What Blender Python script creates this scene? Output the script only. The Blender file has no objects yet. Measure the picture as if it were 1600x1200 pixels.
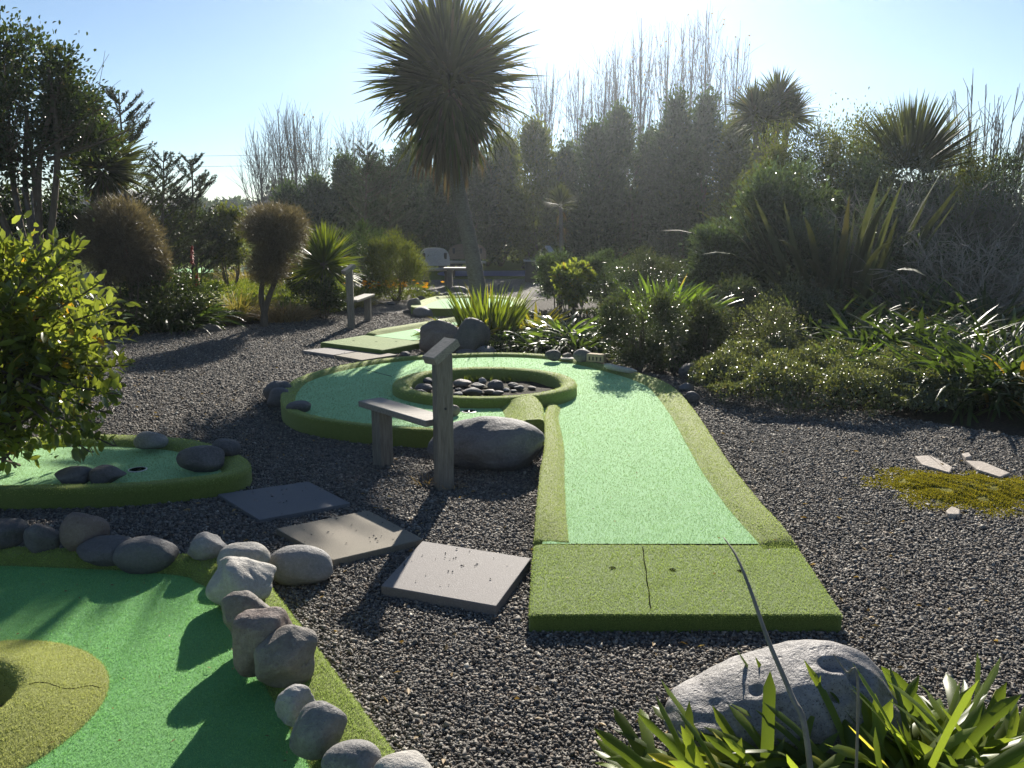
import bpy, math, random
import numpy as np
from mathutils.geometry import delaunay_2d_cdt
from mathutils import Vector

# ------------------------------------------------------------------ camera, sky, sun
SC = bpy.context.scene
COL = SC.collection
CAM_H = 1.55; FPX = 1290.0; PITCH = math.atan(255 / FPX)
cd = bpy.data.cameras.new("camera"); cam = bpy.data.objects.new("camera", cd); COL.objects.link(cam)
cam.location = (0, 0, CAM_H); cam.rotation_euler = (math.pi / 2 - PITCH, 0, 0)
cd.sensor_width = 36; cd.lens = 36 * FPX / 1600; cd.clip_end = 1200; cd.clip_start = 0.05
SC.camera = cam
SUN_EL = math.radians(25.7); SUN_AZ = math.radians(6.3)      # azimuth clockwise from +Y
w = bpy.data.worlds.new("World"); SC.world = w; w.use_nodes = True
nt = w.node_tree; bg = nt.nodes['Background']
sky = nt.nodes.new('ShaderNodeTexSky'); sky.sky_type = 'NISHITA'; sky.sun_disc = False
sky.sun_elevation = SUN_EL; sky.sun_rotation = SUN_AZ; sky.air_density = 0.85; sky.dust_density = 0.05; sky.ozone_density = 2.5
nt.links.new(sky.outputs[0], bg.inputs[0]); bg.inputs[1].default_value = 0.058
sl = bpy.data.lights.new("sun", 'SUN'); sl.energy = 5.0; sl.angle = math.radians(0.5); sl.color = (1.0, 0.93, 0.82)
so = bpy.data.objects.new("sun", sl); COL.objects.link(so)
so.rotation_euler = (math.pi / 2 - SUN_EL, 0, math.pi - SUN_AZ)
SC.view_settings.view_transform = 'Standard'; SC.view_settings.look = 'None'
SC.view_settings.exposure = 1.02; SC.view_settings.gamma = 1.0
SC.render.engine = 'CYCLES'
SC.cycles.max_bounces = 6; SC.cycles.diffuse_bounces = 3; SC.cycles.transmission_bounces = 4; SC.cycles.volume_bounces = 0
SC.cycles.use_denoising = True

# ------------------------------------------------------------------ helpers
CP, SP = math.cos(PITCH), math.sin(PITCH)
def ray(px, py):
    u = (px - 800) / FPX; v = (600 - py) / FPX
    return np.array([u, CP + v * SP, -SP + v * CP])
def G(px, py, z=0.0):          # where the line of sight meets height z
    d = ray(px, py); t = (z - CAM_H) / d[2]
    return d * t + np.array([0, 0, CAM_H])
def W(px, py, Y):              # where it reaches distance Y
    d = ray(px, py); return d * (Y / d[1]) + np.array([0, 0, CAM_H])

def tag(o, label=None, cat=None, group=None, kind=None):
    if label: o['label'] = label
    if cat: o['category'] = cat
    if group: o['group'] = group
    if kind: o['kind'] = kind
    return o
def thing(name, label, cat, loc=(0, 0, 0), group=None):
    o = bpy.data.objects.new(name, None); COL.objects.link(o); o.location = tuple(float(c) for c in loc)
    o.empty_display_size = 0.1
    return tag(o, label, cat, group)
ABS = {}
def mesh(name, V, F, mat, parent=None, smooth=False, loc=None, midx=None):
    """V (N,3) world coordinates; F list of faces (lists) or int arrays (M,k); one mesh object."""
    V = np.asarray(V, dtype=np.float64).reshape(-1, 3)
    off = np.zeros(3)
    if parent is not None: off = ABS.get(parent.name, np.array(parent.location))
    elif loc is not None: off = np.array(loc, dtype=float)
    own = np.zeros(3)
    me = bpy.data.meshes.new(name)
    arrs = F if isinstance(F, (list, tuple)) and len(F) and isinstance(F[0], np.ndarray) and F[0].ndim == 2 else None
    if isinstance(F, np.ndarray): arrs = [F]
    Vl = V - off
    if arrs is not None:
        tot = sum(a.shape[0] for a in arrs)
        loops = np.concatenate([a.ravel() for a in arrs]).astype(np.int32)
        cnt = np.concatenate([np.full(a.shape[0], a.shape[1], dtype=np.int32) for a in arrs])
        st = np.concatenate([[0], np.cumsum(cnt)[:-1]]).astype(np.int32)
        me.vertices.add(len(Vl)); me.vertices.foreach_set('co', Vl.astype(np.float32).ravel())
        me.loops.add(len(loops)); me.loops.foreach_set('vertex_index', loops)
        me.polygons.add(tot); me.polygons.foreach_set('loop_start', st)
        try: me.polygons.foreach_set('loop_total', cnt)
        except Exception: pass
        me.update(calc_edges=True)
    else:
        me.from_pydata([tuple(v) for v in Vl], [], [list(map(int, f)) for f in F]); me.update()
    if smooth: me.polygons.foreach_set('use_smooth', np.ones(len(me.polygons), dtype=bool))
    for m in (mat if isinstance(mat, (list, tuple)) else [mat]): me.materials.append(m)
    if midx is not None: me.polygons.foreach_set('material_index', np.asarray(midx, dtype=np.int32))
    o = bpy.data.objects.new(name, me); COL.objects.link(o)
    if parent is not None: o.parent = parent; ABS[o.name] = off
    elif loc is not None: o.location = tuple(off)
    return o

class MB:
    """collects boxes, tubes and sheets into one mesh"""
    def __init__(s): s.V = []; s.F = []; s.n = 0
    def add(s, V, F):
        V = np.asarray(V, float); s.V.append(V)
        for f in F: s.F.append([int(i) + s.n for i in f])
        s.n += len(V)
    def box(s, c, size, yaw=0.0, bev=0.0, tilt=0.0):
        sx, sy, sz = [q / 2 for q in size]
        b = min(bev, sx * .9, sy * .9, sz * .9)
        pts = []; F = []
        if b <= 0:
            pts = [(x, y, z) for z in (-sz, sz) for (x, y) in ((-sx, -sy), (sx, -sy), (sx, sy), (-sx, sy))]
            F = [(3, 2, 1, 0), (4, 5, 6, 7), (0, 1, 5, 4), (1, 2, 6, 5), (2, 3, 7, 6), (3, 0, 4, 7)]
        else:
            lay = [(-sz, b), (-sz + b, 0), (sz - b, 0), (sz, b)]
            for z, i in lay:
                x, y = sx - i, sy - i
                pts += [(-x + b, -y, z), (x - b, -y, z), (x, -y + b, z), (x, y - b, z), (x - b, y, z), (-x + b, y, z), (-x, y - b, z), (-x, -y + b, z)]
            F = [tuple(range(7, -1, -1)), tuple(range(24, 32))]
            for L in range(3):
                for k in range(8): F.append((L * 8 + k, L * 8 + (k + 1) % 8, L * 8 + 8 + (k + 1) % 8, L * 8 + 8 + k))
        P = np.array(pts)
        if tilt:
            ct, st = math.cos(tilt), math.sin(tilt); P = np.stack([P[:, 0], P[:, 1] * ct - P[:, 2] * st, P[:, 1] * st + P[:, 2] * ct], 1)
        cy, sn = math.cos(yaw), math.sin(yaw)
        P = np.stack([P[:, 0] * cy - P[:, 1] * sn, P[:, 0] * sn + P[:, 1] * cy, P[:, 2]], 1) + np.array(c)
        s.add(P, F)
    def tube(s, pts, rad, k=6, cap=True):
        pts = np.asarray(pts, float); n = len(pts); rad = np.broadcast_to(np.asarray(rad, float), (n,))
        T = np.gradient(pts, axis=0); T /= np.linalg.norm(T, axis=1)[:, None] + 1e-9
        up = np.array([0, 0, 1.0]) if abs(T[0][2]) < .9 else np.array([1.0, 0, 0])
        A = np.cross(T, up); A /= np.linalg.norm(A, axis=1)[:, None] + 1e-9
        B = np.cross(T, A)
        th = np.arange(k) * 2 * np.pi / k
        V = pts[:, None, :] + rad[:, None, None] * (np.cos(th)[None, :, None] * A[:, None, :] + np.sin(th)[None, :, None] * B[:, None, :])
        F = []
        for i in range(n - 1):
            for j in range(k): F.append((i * k + j, i * k + (j + 1) % k, (i + 1) * k + (j + 1) % k, (i + 1) * k + j))
        if cap: F.append(tuple(range(k - 1, -1, -1))); F.append(tuple((n - 1) * k + j for j in range(k)))
        s.add(V.reshape(-1, 3), F)
    def build(s, name, mat, parent=None, smooth=False, loc=None):
        return mesh(name, np.concatenate(s.V), s.F, mat, parent, smooth, loc)

# ------------------------------------------------------------------ materials
def newmat(name):
    m = bpy.data.materials.new(name); m.use_nodes = True; nt = m.node_tree; nt.nodes.clear()
    return m, nt, nt.nodes, nt.links
def ramp(N, L, src, stops, interp='LINEAR'):
    r = N.new('ShaderNodeValToRGB'); r.color_ramp.interpolation = interp
    e = r.color_ramp.elements
    while len(e) < len(stops): e.new(0.5)
    for i, (p, c) in enumerate(stops): e[i].position = p; e[i].color = (*c, 1)
    L.new(src, r.inputs[0]); return r.outputs[0]
def noise(N, L, scale, detail=3, rough=.55, vec=None, dist=0.0):
    n = N.new('ShaderNodeTexNoise'); n.inputs['Scale'].default_value = scale; n.inputs['Detail'].default_value = detail
    n.inputs['Roughness'].default_value = rough; n.inputs['Distortion'].default_value = dist
    if vec is not None: L.new(vec, n.inputs['Vector'])
    return n.outputs['Fac']
def mixc(N, L, fac, a, b, mode='MIX'):
    m = N.new('ShaderNodeMix'); m.data_type = 'RGBA'; m.blend_type = mode
    for s, v in ((0, fac), (6, a), (7, b)):
        if hasattr(v, 'links') or hasattr(v, 'is_linked'): L.new(v, m.inputs[s])
        elif s == 0: m.inputs[s].default_value = v
        else: m.inputs[s].default_value = (*v, 1)
    return m.outputs[2]
def math_(N, L, op, a, b=0.0, clamp=False):
    m = N.new('ShaderNodeMath'); m.operation = op; m.use_clamp = clamp
    for i, v in enumerate((a, b)):
        if hasattr(v, 'is_linked'): L.new(v, m.inputs[i])
        else: m.inputs[i].default_value = v
    return m.outputs[0]
def bump(N, L, h, strength, dist):
    b = N.new('ShaderNodeBump'); b.inputs['Strength'].default_value = strength; b.inputs['Distance'].default_value = dist
    L.new(h, b.inputs['Height']); return b.outputs[0]
def objvec(N): return N.new('ShaderNodeTexCoord').outputs['Object']
def pos(N): return N.new('ShaderNodeNewGeometry').outputs['Position']
def bsdf(N, L, col, rough=.6, spec=.5, nrm=None, **kw):
    b = N.new('ShaderNodeBsdfPrincipled')
    if hasattr(col, 'is_linked'): L.new(col, b.inputs['Base Color'])
    else: b.inputs['Base Color'].default_value = (*col, 1)
    if hasattr(rough, 'is_linked'): L.new(rough, b.inputs['Roughness'])
    else: b.inputs['Roughness'].default_value = rough
    b.inputs['Specular IOR Level'].default_value = spec
    if nrm is not None: L.new(nrm, b.inputs['Normal'])
    for k, v in kw.items(): b.inputs[k.replace('_', ' ')].default_value = v
    return b.outputs[0]
def out(N, L, sh):
    o = N.new('ShaderNodeOutputMaterial'); L.new(sh, o.inputs[0])

def fibre_mat(name, c):
    m, nt, N, L = newmat(name); g = N.new('ShaderNodeNewGeometry')
    col = ramp(N, L, g.outputs['Random Per Island'], [(0, tuple(q * .7 for q in c)), (.6, c), (1, tuple(min(1, q * 1.3 + .03) for q in c))])
    p = g.outputs['Position']; w1 = noise(N, L, 1.7, 5, .65, p, .8); w2 = noise(N, L, 9, 4, .6, p)
    col = mixc(N, L, math_(N, L, 'MULTIPLY', ramp(N, L, w1, [(.45, (0, 0, 0)), (.7, (1, 1, 1))]), .35), col, tuple(min(1, q * .6 + .16) for q in c))
    col = mixc(N, L, math_(N, L, 'MULTIPLY', ramp(N, L, w2, [(.5, (0, 0, 0)), (.72, (1, 1, 1))]), .35), col, tuple(q * .6 for q in c))
    t = N.new('ShaderNodeBsdfTranslucent'); L.new(col, t.inputs[0]); mx = N.new('ShaderNodeMixShader'); mx.inputs[0].default_value = .45
    L.new(bsdf(N, L, col, .5, .3), mx.inputs[1]); L.new(t.outputs[0], mx.inputs[2]); out(N, L, mx.outputs[0]); return m
def leaf_mat(name, c0, c1, c2=None, trans=.45, rough=.4, spec=.5, tcol=1.6, fleck=None):
    """c0 dark, c1 typical, c2 rare tint; light passes through"""
    m, nt, N, L = newmat(name)
    g = N.new('ShaderNodeNewGeometry'); r = g.outputs['Random Per Island']
    st = [(0.0, c0), (0.55, c1), (0.9, tuple(min(1, q * 1.35) for q in c1))]
    if c2: st += [(0.965, tuple(min(1, q * 1.35) for q in c1)), (0.975, c2), (1.0, c2)]
    col = ramp(N, L, r, st)
    n = noise(N, L, 1.3, 2, .5, g.outputs['Position'])
    col = mixc(N, L, math_(N, L, 'MULTIPLY', n, .35), col, tuple(q * .5 for q in c1))
    s1 = bsdf(N, L, col, rough, spec)
    t = N.new('ShaderNodeBsdfTranslucent')
    tc = mixc(N, L, 1.0, col, (tcol, tcol * .95, tcol * .45), 'MULTIPLY'); L.new(tc, t.inputs[0])
    mx = N.new('ShaderNodeMixShader'); mx.inputs[0].default_value = trans
    L.new(s1, mx.inputs[1]); L.new(t.outputs[0], mx.inputs[2]); out(N, L, mx.outputs[0])
    return m
def turf_mat(name, base, dark, worn, tip, sheen=1.0):
    m, nt, N, L = newmat(name); p = pos(N)
    fine = noise(N, L, 330, 3, .7, p); mid = noise(N, L, 40, 3, .6, p); big = noise(N, L, 1.6, 4, .6, p, .6)
    col = ramp(N, L, fine, [(.3, dark), (.52, base), (.72, tip)])
    col = mixc(N, L, math_(N, L, 'MULTIPLY', ramp(N, L, big, [(.42, (0, 0, 0)), (.72, (1, 1, 1))]), .5), col, worn)
    col = mixc(N, L, math_(N, L, 'MULTIPLY', ramp(N, L, mid, [(.5, (0, 0, 0)), (.8, (1, 1, 1))]), .35), col, dark)
    h = math_(N, L, 'ADD', fine, math_(N, L, 'MULTIPLY', mid, .6))
    s1 = bsdf(N, L, col, .75, .2, bump(N, L, h, .9, .004), Sheen_Weight=sheen, Sheen_Roughness=.5, Sheen_Tint=(*[min(1, .18 + q * 1.6) for q in base], 1))
    out(N, L, s1); return m
def rock_mat(name, c0, c1, c2, spots=.5, rough=.7):
    m, nt, N, L = newmat(name); v = objvec(N); p = pos(N)
    oi = N.new('ShaderNodeObjectInfo').outputs['Random']
    big = noise(N, L, 7, 5, .6, p, .5); fine = noise(N, L, 70, 4, .65, p); sp = noise(N, L, 220, 2, .6, p)
    a = mixc(N, L, ramp(N, L, big, [(.35, (0, 0, 0)), (.65, (1, 1, 1))]), c0, c1)
    a = mixc(N, L, math_(N, L, 'MULTIPLY', ramp(N, L, fine, [(.45, (0, 0, 0)), (.75, (1, 1, 1))]), .55), a, c2)
    a = mixc(N, L, math_(N, L, 'MULTIPLY', ramp(N, L, sp, [(.58, (0, 0, 0)), (.7, (1, 1, 1))]), spots), a, tuple(q * .35 for q in c0))
    hv = math_(N, L, 'ADD', math_(N, L, 'MULTIPLY', oi, .5), .75)
    a = mixc(N, L, 1.0, a, mixc(N, L, 0.0, hv, hv), 'MULTIPLY') if False else a
    mul = N.new('ShaderNodeVectorMath'); mul.operation = 'SCALE'; L.new(a, mul.inputs[0]); L.new(hv, mul.inputs['Scale'])
    vp = N.new('ShaderNodeTexVoronoi'); vp.inputs['Scale'].default_value = 38; L.new(p, vp.inputs['Vector'])
    pit = ramp(N, L, vp.outputs['Distance'], [(0.0, (1, 1, 1)), (.28, (0, 0, 0))]); pm_ = ramp(N, L, noise(N, L, 16, 3, .6, p), [(.52, (0, 0, 0)), (.62, (1, 1, 1))]); pit = math_(N, L, 'MULTIPLY', pit, pm_)
    a = mixc(N, L, math_(N, L, 'MULTIPLY', pit, .7 * spots), a, tuple(q * .3 for q in c0)); L.new(a, mul.inputs[0])
    crk = ramp(N, L, noise(N, L, 11, 6, .7, p, 1.2), [(.47, (0, 0, 0)), (.5, (1, 1, 1)), (.53, (0, 0, 0))])
    h = math_(N, L, 'ADD', math_(N, L, 'MULTIPLY', big, 1.0), math_(N, L, 'MULTIPLY', fine, .6))
    h = math_(N, L, 'ADD', h, math_(N, L, 'MULTIPLY', sp, .15)); h = math_(N, L, 'SUBTRACT', h, math_(N, L, 'MULTIPLY', pit, .5)); h = math_(N, L, 'SUBTRACT', h, math_(N, L, 'MULTIPLY', crk, .08))
    out(N, L, bsdf(N, L, mul.outputs[0], rough, .35, bump(N, L, h, .8, .012))); return m

M = {}
M['mint'] = turf_mat('mint_turf', (.23, .43, .19), (.17, .35, .14), (.29, .45, .24), (.34, .56, .31))
M['mint2'] = turf_mat('green_turf', (.10, .30, .075), (.05, .16, .04), (.15, .31, .11), (.24, .48, .18))
M['olive'] = turf_mat('olive_turf', (.14, .18, .03), (.06, .085, .014), (.19, .21, .05), (.27, .31, .08), .8)
M['tee'] = turf_mat('tee_turf', (.09, .14, .022), (.035, .06, .01), (.14, .18, .035), (.20, .26, .06), .8)
M['gold'] = turf_mat('mound_turf', (.20, .22, .045), (.11, .12, .025), (.25, .26, .06), (.32, .34, .09), .8)
M['f_mint'] = fibre_mat('mint_fibre', (.33, .50, .21)); M['f_green'] = fibre_mat('green_fibre', (.27, .54, .17)); M['f_olive'] = fibre_mat('olive_fibre', (.42, .50, .13)); M['f_tee'] = fibre_mat('tee_fibre', (.36, .46, .11)); M['f_gold'] = fibre_mat('mound_fibre', (.44, .47, .13))
M['r_grey'] = rock_mat('rock_grey', (.17, .165, .16), (.24, .23, .22), (.33, .32, .31))
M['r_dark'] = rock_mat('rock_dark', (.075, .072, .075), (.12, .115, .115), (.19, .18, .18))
M['r_grey_shaded'] = rock_mat('rock_grey_shaded', (.10, .10, .105), (.15, .148, .15), (.22, .215, .21))  # grey rock darkened in its colour to carry the shade of the near row
M['r_brown'] = rock_mat('rock_brown', (.14, .12, .105), (.21, .185, .16), (.30, .27, .24))
M['r_red'] = rock_mat('rock_reddish', (.13, .095, .08), (.18, .14, .12), (.26, .215, .19))
M['r_pale'] = rock_mat('rock_pale', (.30, .28, .25), (.40, .38, .34), (.50, .47, .43))
M['r_big'] = rock_mat('rock_boulder', (.13, .12, .115), (.22, .205, .20), (.32, .30, .29), 1.3, .6)

def gravel_cols(N, L, r, k=1.3):
    c = lambda *q: tuple(x * k for x in q)
    return ramp(N, L, r, [(0, c(.055, .050, .045)), (.25, c(.085, .079, .072)), (.5, c(.125, .116, .104)), (.68, c(.155, .145, .128)), (.8, c(.14, .108, .082)),
                          (.88, c(.185, .172, .15)), (.97, c(.22, .20, .17)), (1.0, c(.32, .30, .26))])
m, nt, N, L = newmat('gravel_sheet'); p = pos(N)
vo = N.new('ShaderNodeTexVoronoi'); vo.inputs['Scale'].default_value = 62; L.new(p, vo.inputs['Vector'])
sep = N.new('ShaderNodeSeparateColor'); L.new(vo.outputs['Color'], sep.inputs[0])
col = gravel_cols(N, L, sep.outputs[0])
vo2 = N.new('ShaderNodeTexVoronoi'); vo2.inputs['Scale'].default_value = 150; L.new(p, vo2.inputs['Vector'])
big = noise(N, L, .9, 4, .6, p, .4)
col = mixc(N, L, math_(N, L, 'MULTIPLY', ramp(N, L, big, [(.5, (0, 0, 0)), (.75, (1, 1, 1))]), .45), col, (.085, .07, .055))
h = math_(N, L, 'SUBTRACT', 1.0, vo.outputs['Distance']); h = math_(N, L, 'ADD', h, math_(N, L, 'MULTIPLY', sep.outputs[1], .8))
h = math_(N, L, 'SUBTRACT', h, math_(N, L, 'MULTIPLY', vo2.outputs['Distance'], .4))
out(N, L, bsdf(N, L, col, .8, .15, bump(N, L, h, 1.0, .02))); M['gravel'] = m
m, nt, N, L = newmat('gravel_stone'); g = N.new('ShaderNodeNewGeometry')
col = gravel_cols(N, L, g.outputs['Random Per Island'], 1.4)
out(N, L, bsdf(N, L, col, .7, .14)); M['stone'] = m

m, nt, N, L = newmat('soil'); p = pos(N)
a = noise(N, L, 35, 5, .7, p); b = noise(N, L, 2.2, 4, .6, p)
col = ramp(N, L, a, [(.3, (.018, .014, .010)), (.55, (.05, .038, .027)), (.75, (.11, .085, .06))])
col = mixc(N, L, math_(N, L, 'MULTIPLY', ramp(N, L, b, [(.5, (0, 0, 0)), (.7, (1, 1, 1))]), .4), col, (.05, .07, .02))
out(N, L, bsdf(N, L, col, .9, .2, bump(N, L, a, 1, .03))); M['soil'] = m
m, nt, N, L = newmat('lawn_grass'); p = pos(N)
a = noise(N, L, 30, 4, .7, p); b = noise(N, L, .5, 4, .6, p)
col = ramp(N, L, a, [(.3, (.05, .08, .015)), (.55, (.12, .17, .03)), (.8, (.22, .25, .06))])
col = mixc(N, L, math_(N, L, 'MULTIPLY', b, .6), col, (.20, .19, .07))
out(N, L, bsdf(N, L, col, 1.0, 0.0, bump(N, L, a, 1, .05))); M['lawn'] = m
def simple(name, c, rough=.7, ns=30, var=.5, bd=.002, spec=.4, stretch=None):
    m, nt, N, L = newmat(name); v = objvec(N)
    if stretch:
        mp = N.new('ShaderNodeMapping'); mp.inputs['Scale'].default_value = stretch; L.new(v, mp.inputs[0]); v = mp.outputs[0]
    a = noise(N, L, ns, 5, .65, v); b = noise(N, L, ns * .12, 3, .6, v)
    col = ramp(N, L, a, [(.3, tuple(q * (1 - var) for q in c)), (.55, c), (.8, tuple(min(1, q * (1 + var)) for q in c))])
    col = mixc(N, L, math_(N, L, 'MULTIPLY', b, .4), col, tuple(q * .6 for q in c))
    out(N, L, bsdf(N, L, col, rough, spec, bump(N, L, a, .8, bd))); return m
M['timber'] = simple('weathered_timber', (.20, .18, .15), .75, 14, .45, .004, .3, (6, 6, .6))
M['timber_flat'] = simple('weathered_plank', (.27, .245, .21), .7, 14, .45, .004, .4, (.6, 8, 8))
M['timber_dark'] = simple('dark_timber', (.07, .06, .05), .8, 14, .4, .003)
M['timber_pale'] = simple('pale_timber', (.42, .37, .29), .6, 10, .25, .003, .4, (.6, 5, 5))
M['timber_warm'] = simple('warm_timber', (.24, .16, .10), .65, 10, .35, .003, .4, (.6, 5, 5))
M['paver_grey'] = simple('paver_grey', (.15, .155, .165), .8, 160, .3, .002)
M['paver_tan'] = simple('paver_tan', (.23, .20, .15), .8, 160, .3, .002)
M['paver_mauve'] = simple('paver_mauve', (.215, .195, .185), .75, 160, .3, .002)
M['bark'] = simple('bark', (.13, .105, .08), .9, 22, .5, .012, .2, (1, 1, .35))
M['bark_palm'] = simple('cabbage_tree_bark', (.20, .175, .145), .9, 26, .5, .012, .2, (1, 1, 2.2))
M['bark_pale'] = simple('pale_bark', (.10, .09, .085), .8, 22, .35, .006, .2)
M['twig'] = simple('grey_twig', (.36, .32, .27), .7, 20, .4, .002, .4)
M['twig_brown'] = simple('brown_twig', (.22, .195, .16), .7, 20, .4, .002, .4)
M['black'] = simple('rubber_shade_black', (.008, .008, .008), 1.0, 30, .3, .001, 0.0)  # black for rubber, seams and wires, and for painted shade in the cups
M['white'] = simple('white_plastic', (.75, .75, .72), .4, 30, .1, .001)
M['brick'] = simple('yellow_brick', (.46, .36, .22), .85, 60, .4, .004)
M['drift'] = simple('driftwood', (.42, .41, .39), .8, 18, .35, .004, .3, (.5, 6, 6))
M['roof'] = simple('slate_roof', (.035, .037, .042), .6, 8, .3, .01)
M['house'] = simple('house_wall', (.30, .28, .25), .8, 8, .15, .003)
M['flat'] = simple('flat_stone', (.42, .36, .30), .8, 40, .3, .006)
M['moss'] = simple('moss', (.20, .19, .035), .95, 60, .6, .012, .1)
M['petal_red'] = simple('red_petal', (.55, .05, .025), .6, 30, .2, .001)
M['petal_orange'] = leaf_mat('orange_petal', (.65, .30, .02), (.80, .38, .02), (.75, .45, .03), .3, .5, .3, 1.0)
m, nt, N, L = newmat('pond_water'); p = pos(N)
a = noise(N, L, 3.0, 3, .6, p, 1.0)
out(N, L, bsdf(N, L, (.03, .08, .20), .35, .15, bump(N, L, a, .5, .03))); M['water'] = m

M['l_shrub'] = leaf_mat('bright_shrub_leaf', (.075, .10, .02), (.15, .185, .04), (.40, .24, .03), .5, .3, .8, 2.1)
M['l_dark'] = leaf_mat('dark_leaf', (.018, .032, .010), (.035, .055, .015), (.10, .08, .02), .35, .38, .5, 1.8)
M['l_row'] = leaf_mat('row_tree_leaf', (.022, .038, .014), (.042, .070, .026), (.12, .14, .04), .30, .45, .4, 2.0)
M['l_olive'] = leaf_mat('olive_leaf', (.05, .065, .015), (.09, .11, .025), (.16, .15, .04), .45, .45, .4, 1.8)
M['l_gloss'] = leaf_mat('glossy_leaf', (.03, .05, .015), (.06, .095, .035), (.13, .16, .04), .36, .28, 1.5, 1.7)
M['l_small'] = leaf_mat('small_leaf', (.03, .042, .014), (.055, .075, .024), (.11, .10, .03), .32, .3, 1.2, 1.7)
M['l_cover'] = leaf_mat('cover_leaf', (.05, .065, .025), (.10, .12, .045), (.16, .14, .06), .38, .3, 1.2, 1.8)
M['l_strap'] = leaf_mat('strap_leaf', (.045, .08, .015), (.09, .145, .025), (.40, .30, .05), .48, .3, .8, 2.0)
M['l_strap_fg'] = leaf_mat('lily_leaf', (.07, .11, .02), (.15, .20, .035), (.48, .44, .10), .56, .4, .35, 2.1)
M['l_strap_dk'] = leaf_mat('dark_strap_leaf', (.025, .042, .012), (.045, .075, .018), (.25, .17, .03), .38, .42, .22, 1.9)
M['l_yucca'] = leaf_mat('yucca_leaf', (.06, .09, .012), (.12, .16, .02), (.34, .30, .04), .42, .45, .25, 1.9)
M['l_brom'] = leaf_mat('orange_tipped_leaf', (.14, .16, .02), (.22, .20, .02), (.55, .24, .02), .45, .35, .5, 1.8)
M['l_palm'] = leaf_mat('cabbage_leaf', (.030, .038, .014), (.055, .068, .022), (.10, .085, .04), .30, .6, .05, 2.2)
M['l_palmdead'] = leaf_mat('dead_cabbage_leaf', (.07, .055, .035), (.12, .09, .055), None, .3, .6, .3, 1.4)
M['l_flax'] = leaf_mat('flax_leaf', (.05, .06, .03), (.08, .095, .05), (.08, .07, .04), .22, .55, .05, 1.3)
M['l_conifer'] = leaf_mat('conifer_needle', (.022, .034, .014), (.04, .055, .02), None, .25, .5, .4, 1.5)
M['l_wiry'] = leaf_mat('wiry_twig', (.065, .055, .045), (.14, .118, .09), (.21, .18, .13), .35, .5, .4, 1.5)
M['l_grass'] = leaf_mat('dry_grass', (.12, .12, .03), (.22, .19, .06), (.34, .26, .10), .45, .5, .3, 1.7)
M['l_grassgr'] = leaf_mat('green_grass', (.07, .10, .015), (.13, .17, .025), (.30, .26, .06), .45, .5, .3, 1.8)
M['l_moss'] = leaf_mat('moss_tips', (.13, .13, .02), (.25, .23, .035), (.34, .24, .05), .3, .6, .1, 1.5)
M['l_dry'] = leaf_mat('dry_leaf', (.20, .13, .06), (.34, .24, .12), (.50, .40, .24), .25, .6, .3, 1.2)

# ------------------------------------------------------------------ plant generators (numpy)
def rs(seed): return np.random.RandomState(seed)
def unit(v): return v / (np.linalg.norm(v, axis=-1, keepdims=True) + 1e-9)
def leaves(P, D, Ln, Wd, R, oval=False, fold=.25):
    """leaf blades at P along D; returns V, F"""
    n = len(P); D = unit(D); rnd = unit(R.normal(size=(n, 3)) + np.array([0, 0, 1.2]))
    S = unit(np.cross(D, rnd)); U = np.cross(S, D)
    Ln = np.broadcast_to(Ln, (n,))[:, None]; Wd = np.broadcast_to(Wd, (n,))[:, None]
    if not oval:
        V = np.stack([P, P + D * Ln * .5 + S * Wd * .5 + U * Wd * fold, P + D * Ln, P + D * Ln * .5 - S * Wd * .5 + U * Wd * fold], 1)
        b = np.arange(n)[:, None] * 4
        F = np.concatenate([b + np.array([[0, 1, 2]]), b + np.array([[0, 2, 3]])])
        return V.reshape(-1, 3), F
    c = -U * Ln * .12
    V = np.stack([P, P + D * Ln * .28 + S * Wd * .42 + U * Wd * fold, P + D * Ln * .68 + S * Wd * .44 + U * Wd * fold + c * .5, P + D * Ln + c,
                  P + D * Ln * .68 - S * Wd * .44 + U * Wd * fold + c * .5, P + D * Ln * .28 - S * Wd * .42 + U * Wd * fold,
                  P + D * Ln * .28, P + D * Ln * .68 + c * .5], 1)
    b = np.arange(n)[:, None] * 8
    F4 = np.concatenate([b + np.array([[6, 1, 2, 7]]), b + np.array([[6, 7, 4, 5]])])
    F3 = np.concatenate([b + np.array([[0, 1, 6]]), b + np.array([[0, 6, 5]]), b + np.array([[7, 2, 3]]), b + np.array([[7, 3, 4]])])
    return V.reshape(-1, 3), [F4, F3]
def crown_pts(c, r, nclump, n, R, spread=.26, shell=.55, bumpy=.18, zmin=None):
    c = np.array(c, float); r = np.array(r, float)
    d = unit(R.normal(size=(nclump, 3))); rad = shell + (1 - shell) * R.rand(nclump) ** .5
    rad *= 1 + bumpy * np.sin(d[:, 0] * 5 + R.rand() * 6) * np.cos(d[:, 2] * 4 + R.rand() * 6) + bumpy * .6 * R.normal(size=nclump)
    rad = np.minimum(rad, 1.12); CC = c + d * rad[:, None] * r
    wgt = R.rand(nclump) ** 1.2 + .15; idx = R.choice(nclump, n, p=wgt / wgt.sum())
    s = spread * (r.min() * .5 + r * .5) * (.5 + R.rand(nclump))[idx][:, None]
    off = R.normal(size=(n, 3)) * s * .62
    P = CC[idx] + off
    if zmin is not None: P[:, 2] = np.where(P[:, 2] < zmin, zmin + R.rand(n) * .3 * r[2], P[:, 2])
    out_ = unit((P - c) / r)
    return P, out_, unit(off + 1e-6)
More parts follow.
